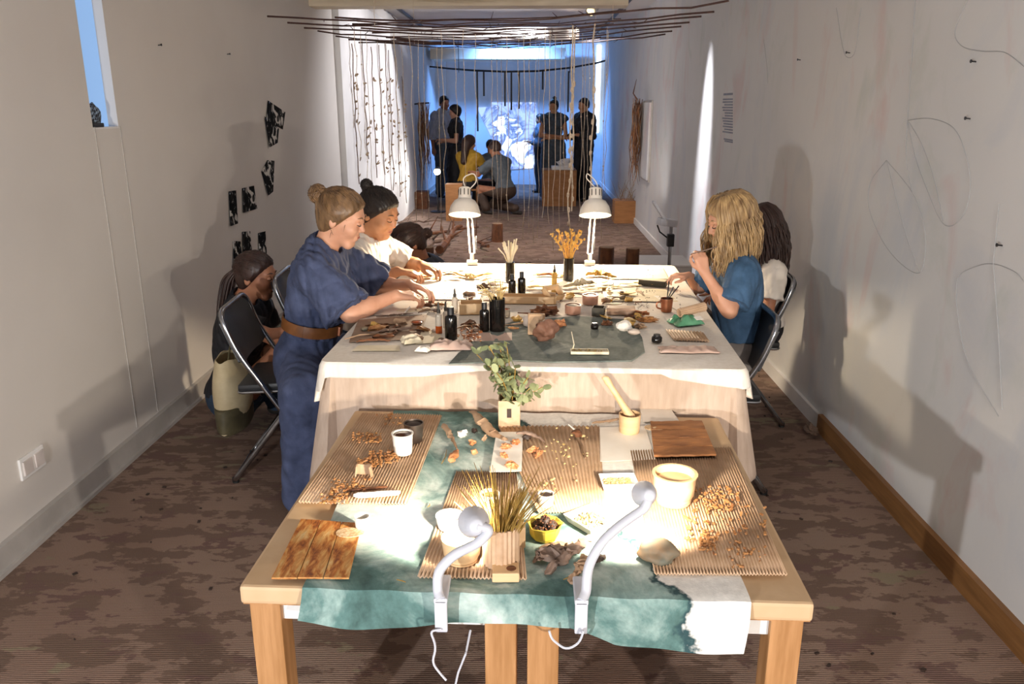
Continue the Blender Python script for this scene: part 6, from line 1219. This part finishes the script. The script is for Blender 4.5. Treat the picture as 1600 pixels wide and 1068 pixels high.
for k in range(60):
    p = V3((rg.choice((rg.uniform(-1.7, -.7), rg.uniform(.75, 1.45))), rg.uniform(1.4, 5.0), .003)); s_ = rg.uniform(.006, .018); b.box(p, (s_, s_ * .6, .005), rotm(0, 0, rg.uniform(0, 180)))
tag(b.build('floor_crumbs', m_dark), 'few dark crumbs dropped on the carpet around the tables', 'crumbs', kind='stuff')
# floor spot facing the camera
p = PY(683, 268, 12.6); t = thing('floor_spot', 'small bright spot lamp glaring beside the lit panel', 'spotlight', (p.x, p.y, 0)); B().cyl((p.x, p.y, 0), (p.x, p.y, p.z - .05), .012, n=8).build('pole', m_black, t); B().lathe((p.x, p.y, 0), [(.12, 0), (.12, .015), (.02, .02)], 16).build('foot', m_black, t); B().cyl(p + V3((0, .12, .02)), p, .05, .06, 16).build('housing', m_black, t, True); B().cyl(p + V3((0, -.001, 0)), p + V3((0, -.006, 0)), .05, n=16).build('bulb', emis('floor_spot_bulb', '#fff3e0', 40), t)
light('floor_spot_light', 'SPOT', p + V3((0, -.03, 0)), 40, (1, .95, .88), .04, p + V3((-.8, -1.6, -.1)), 110, .6)
# ------------------------------------------------------------------ visitors
shirtw = M('pale_blue_shirt', '#b9bcc8', '#a8abb8'); m_grey = M('grey_cotton', '#5d666e', '#515a62'); m_yel = M('yellow_knit', '#c9a032', '#b58c28'); m_teal = M('slate_dress', '#4a5560', '#3f4953'); m_brownp = M('brown_trousers', '#4d3b30', '#3f3027')
def shorthair(t, H, m): hair_cap(t, H, m, h=.010, low=-.05).build('hair', m, t, 'all')
def bob(t, H, m): hair_cap(t, H, m, g=.026, h=.010, low=-.09).build('hair', m, t, 'all')
def bunhair(t, H, m): hair_cap(t, H, m, h=.010, extra=[('u', .01, 'ell', H[0](0, -.06, .13), (.04, .04, .04))]).build('hair', m, t, 'all')
def longback(t, H, m):
    L = H[0]; hair_cap(t, H, m, g=.02, h=.010, low=-.09, extra=[('u', .04, 'cap', L(0, -.09, 0), L(0, -.11, -.30), .075, .05)]).build('hair', m, t, 'all')
def stand(label, x, Y, face, hgt, skin, top, bottom, hairm, hairfn, arms, sleeve=.8, wide=(.10, .085, .075), seed=1, hold=None):
    k = hgt / 1.68; f = V3(face).normalized(); r = f.cross(V3((0, 0, 1))); o = V3((x, Y, 0)); Q = lambda a, b_, c_: o + (r * a + f * b_) * k + V3((0, 0, c_ * k))
    J = dict(pelvis=Q(0, 0, .95), neck=Q(0, 0, 1.43), sR=Q(.175, 0, 1.36), sL=Q(-.175, 0, 1.36), hR=Q(.085, 0, .90), hL=Q(-.085, 0, .90), kR=Q(.095, .02, .50), kL=Q(-.095, .02, .50), aR=Q(.10, -.01, .08), aL=Q(-.10, -.01, .08), toe=f)
    for sd, sg in (('R', 1), ('L', -1)):
        e, w = arms[sd]; J['e' + sd] = Q(sg * e[0], e[1], e[2]); J['w' + sd] = Q(sg * w[0], w[1], w[2])
    return person(label, J, skin, top, bottom, hairm, headframe(Q(0, .02, 1.56), f + V3((0, 0, -.15)), s=k), hairfn, h=.012, sleeve=sleeve, s=k, arms_s=k, face=False, wide=wide, seed=seed, shoes=True, group='visitors at the far end', wr=.006)
down = dict(R=((.23, -.02, 1.08), (.25, .06, .84)), L=((.23, -.02, 1.08), (.25, .06, .84))); bent = dict(R=((.22, .02, 1.08), (.10, .24, 1.06)), L=((.22, .02, 1.08), (.10, .26, 1.10))); fold = dict(R=((.23, .04, 1.08), (-.08, .16, 1.08)), L=((.23, .04, 1.06), (-.06, .14, 1.04)))
stand('man in a pale shirt standing at the far left by the bark bundle', -1.50, 14.75, (.55, -.8, 0), 1.76, m_skin3, shirtw, m_grey, h_black, shorthair, down, sleeve=1.7, seed=31)
stand('woman with a dark bob in a black dress, seen in profile', -1.22, 14.0, (-1, -.15, 0), 1.60, m_skin, m_blacktee, m_blacktee, h_black, bob, bent, sleeve=.5, wide=(.14, .15, .14), seed=32)
stand('woman with a top bun and bare shoulders behind the plinth', .44, 14.5, (-.25, -.9, 0), 1.70, m_skin2, m_teal, m_teal, h_black, bunhair, fold, sleeve=.05, wide=(.12, .13, .13), seed=33)
stand('man in a dark jacket with a cup standing right of the plinth', .95, 14.2, (-.75, -.6, 0), 1.72, m_skin2, m_blacktee, m_blacktee, h_black, shorthair, bent, sleeve=1.8, seed=34)
stand('visitor half hidden behind the woman with the top bun', .23, 15.6, (-.9, .2, 0), 1.45, m_skin3, m_grey, m_blacktee, h_black, shorthair, bent, sleeve=1.5, seed=35)
# kneeling man and seated woman in yellow
f = V3((-.75, .6, 0)).normalized(); r = f.cross(V3((0, 0, 1))); o = P(790, 335, 0); Q = lambda a, b_, c_: o + r * a + f * b_ + V3((0, 0, c_))
J = dict(pelvis=Q(0, 0, .36), neck=Q(0, .14, .84), sR=Q(.19, .13, .77), sL=Q(-.19, .13, .77), eR=Q(.24, .34, .62), wR=Q(.12, .52, .66), eL=Q(-.26, .32, .60), wL=Q(-.16, .54, .62), hR=Q(.10, 0, .34), hL=Q(-.10, 0, .34), kR=Q(.16, .38, .12), kL=Q(-.14, .40, .38), aR=Q(.12, -.08, .08), aL=Q(-.14, .28, .08), toe=-f)
person('man in a grey T-shirt kneeling on the floor with his back turned', J, m_skin3, m_grey, m_brownp, h_dark, headframe(Q(0, .21, .97), f + V3((0, 0, -.3))), shorthair, h=.010, face=False, seed=36, group='visitors at the far end')
f = V3((.5, .8, 0)).normalized(); r = f.cross(V3((0, 0, 1))); o = V3((PY(731, 300, 12.9).x, 12.9, 0)); st = thing('stool', 'wooden cube stool under the woman in yellow', 'stool', o)
for dx in (-.15, .15): B().box(o + V3((dx, 0, .16)), (.02, .30, .32)).build('side_panel', m_ply, st)
B().box(o + V3((0, 0, .33)), (.34, .32, .022)).build('seat', m_ply, st)
J = dict(pelvis=Q(0, 0, .42), neck=Q(0, .05, .90), sR=Q(.17, .04, .83), sL=Q(-.17, .04, .83), eR=Q(.22, .2, .62), wR=Q(.10, .36, .60), eL=Q(-.22, .2, .62), wL=Q(-.10, .36, .60), hR=Q(.09, 0, .40), hL=Q(-.09, 0, .40), kR=Q(.12, .4, .42), kL=Q(-.12, .4, .42), aR=Q(.12, .4, .08), aL=Q(-.12, .4, .08), toe=f)
person('woman with long dark hair in a yellow top, sitting with her back turned', J, m_skin2, m_yel, m_blacktee, h_dark, headframe(Q(0, .07, 1.03), f + V3((0, 0, -.2))), longback, h=.010, sleeve=.9, face=False, seed=37, group='visitors at the far end')
f = V3((.3, -.9, 0)).normalized(); r = f.cross(V3((0, 0, 1))); o = V3((PY(766, 300, 13.9).x, 13.9, 0))
J = dict(pelvis=Q(0, 0, .36), neck=Q(0, .03, .80), sR=Q(.14, .03, .74), sL=Q(-.14, .03, .74), eR=Q(.18, .14, .56), wR=Q(.08, .26, .56), eL=Q(-.18, .14, .56), wL=Q(-.08, .26, .56), hR=Q(.08, 0, .34), hL=Q(-.08, 0, .34), kR=Q(.10, .25, .36), kL=Q(-.10, .25, .36), aR=Q(.10, .1, .08), aL=Q(-.10, .1, .08), toe=f)
person('small dark-haired child crouching behind the kneeling man', J, m_skin3, m_grey, m_blacktee, h_black, headframe(Q(0, .05, .94), f + V3((0, 0, -.3)), s=.92), shorthair, h=.012, s=.85, arms_s=.85, face=False, seed=38, group='visitors at the far end')

p = PX(1276, 655, XR - .05); p.z = 0; tag(B().blob((p.x - .02, p.y, .03), (.022, .06, .02), None, 3, .5, 4, 4).build('crumpled_scrap', m_grey_drift, smooth=True), 'small crumpled grey scrap on the carpet by the right wall', 'scrap')
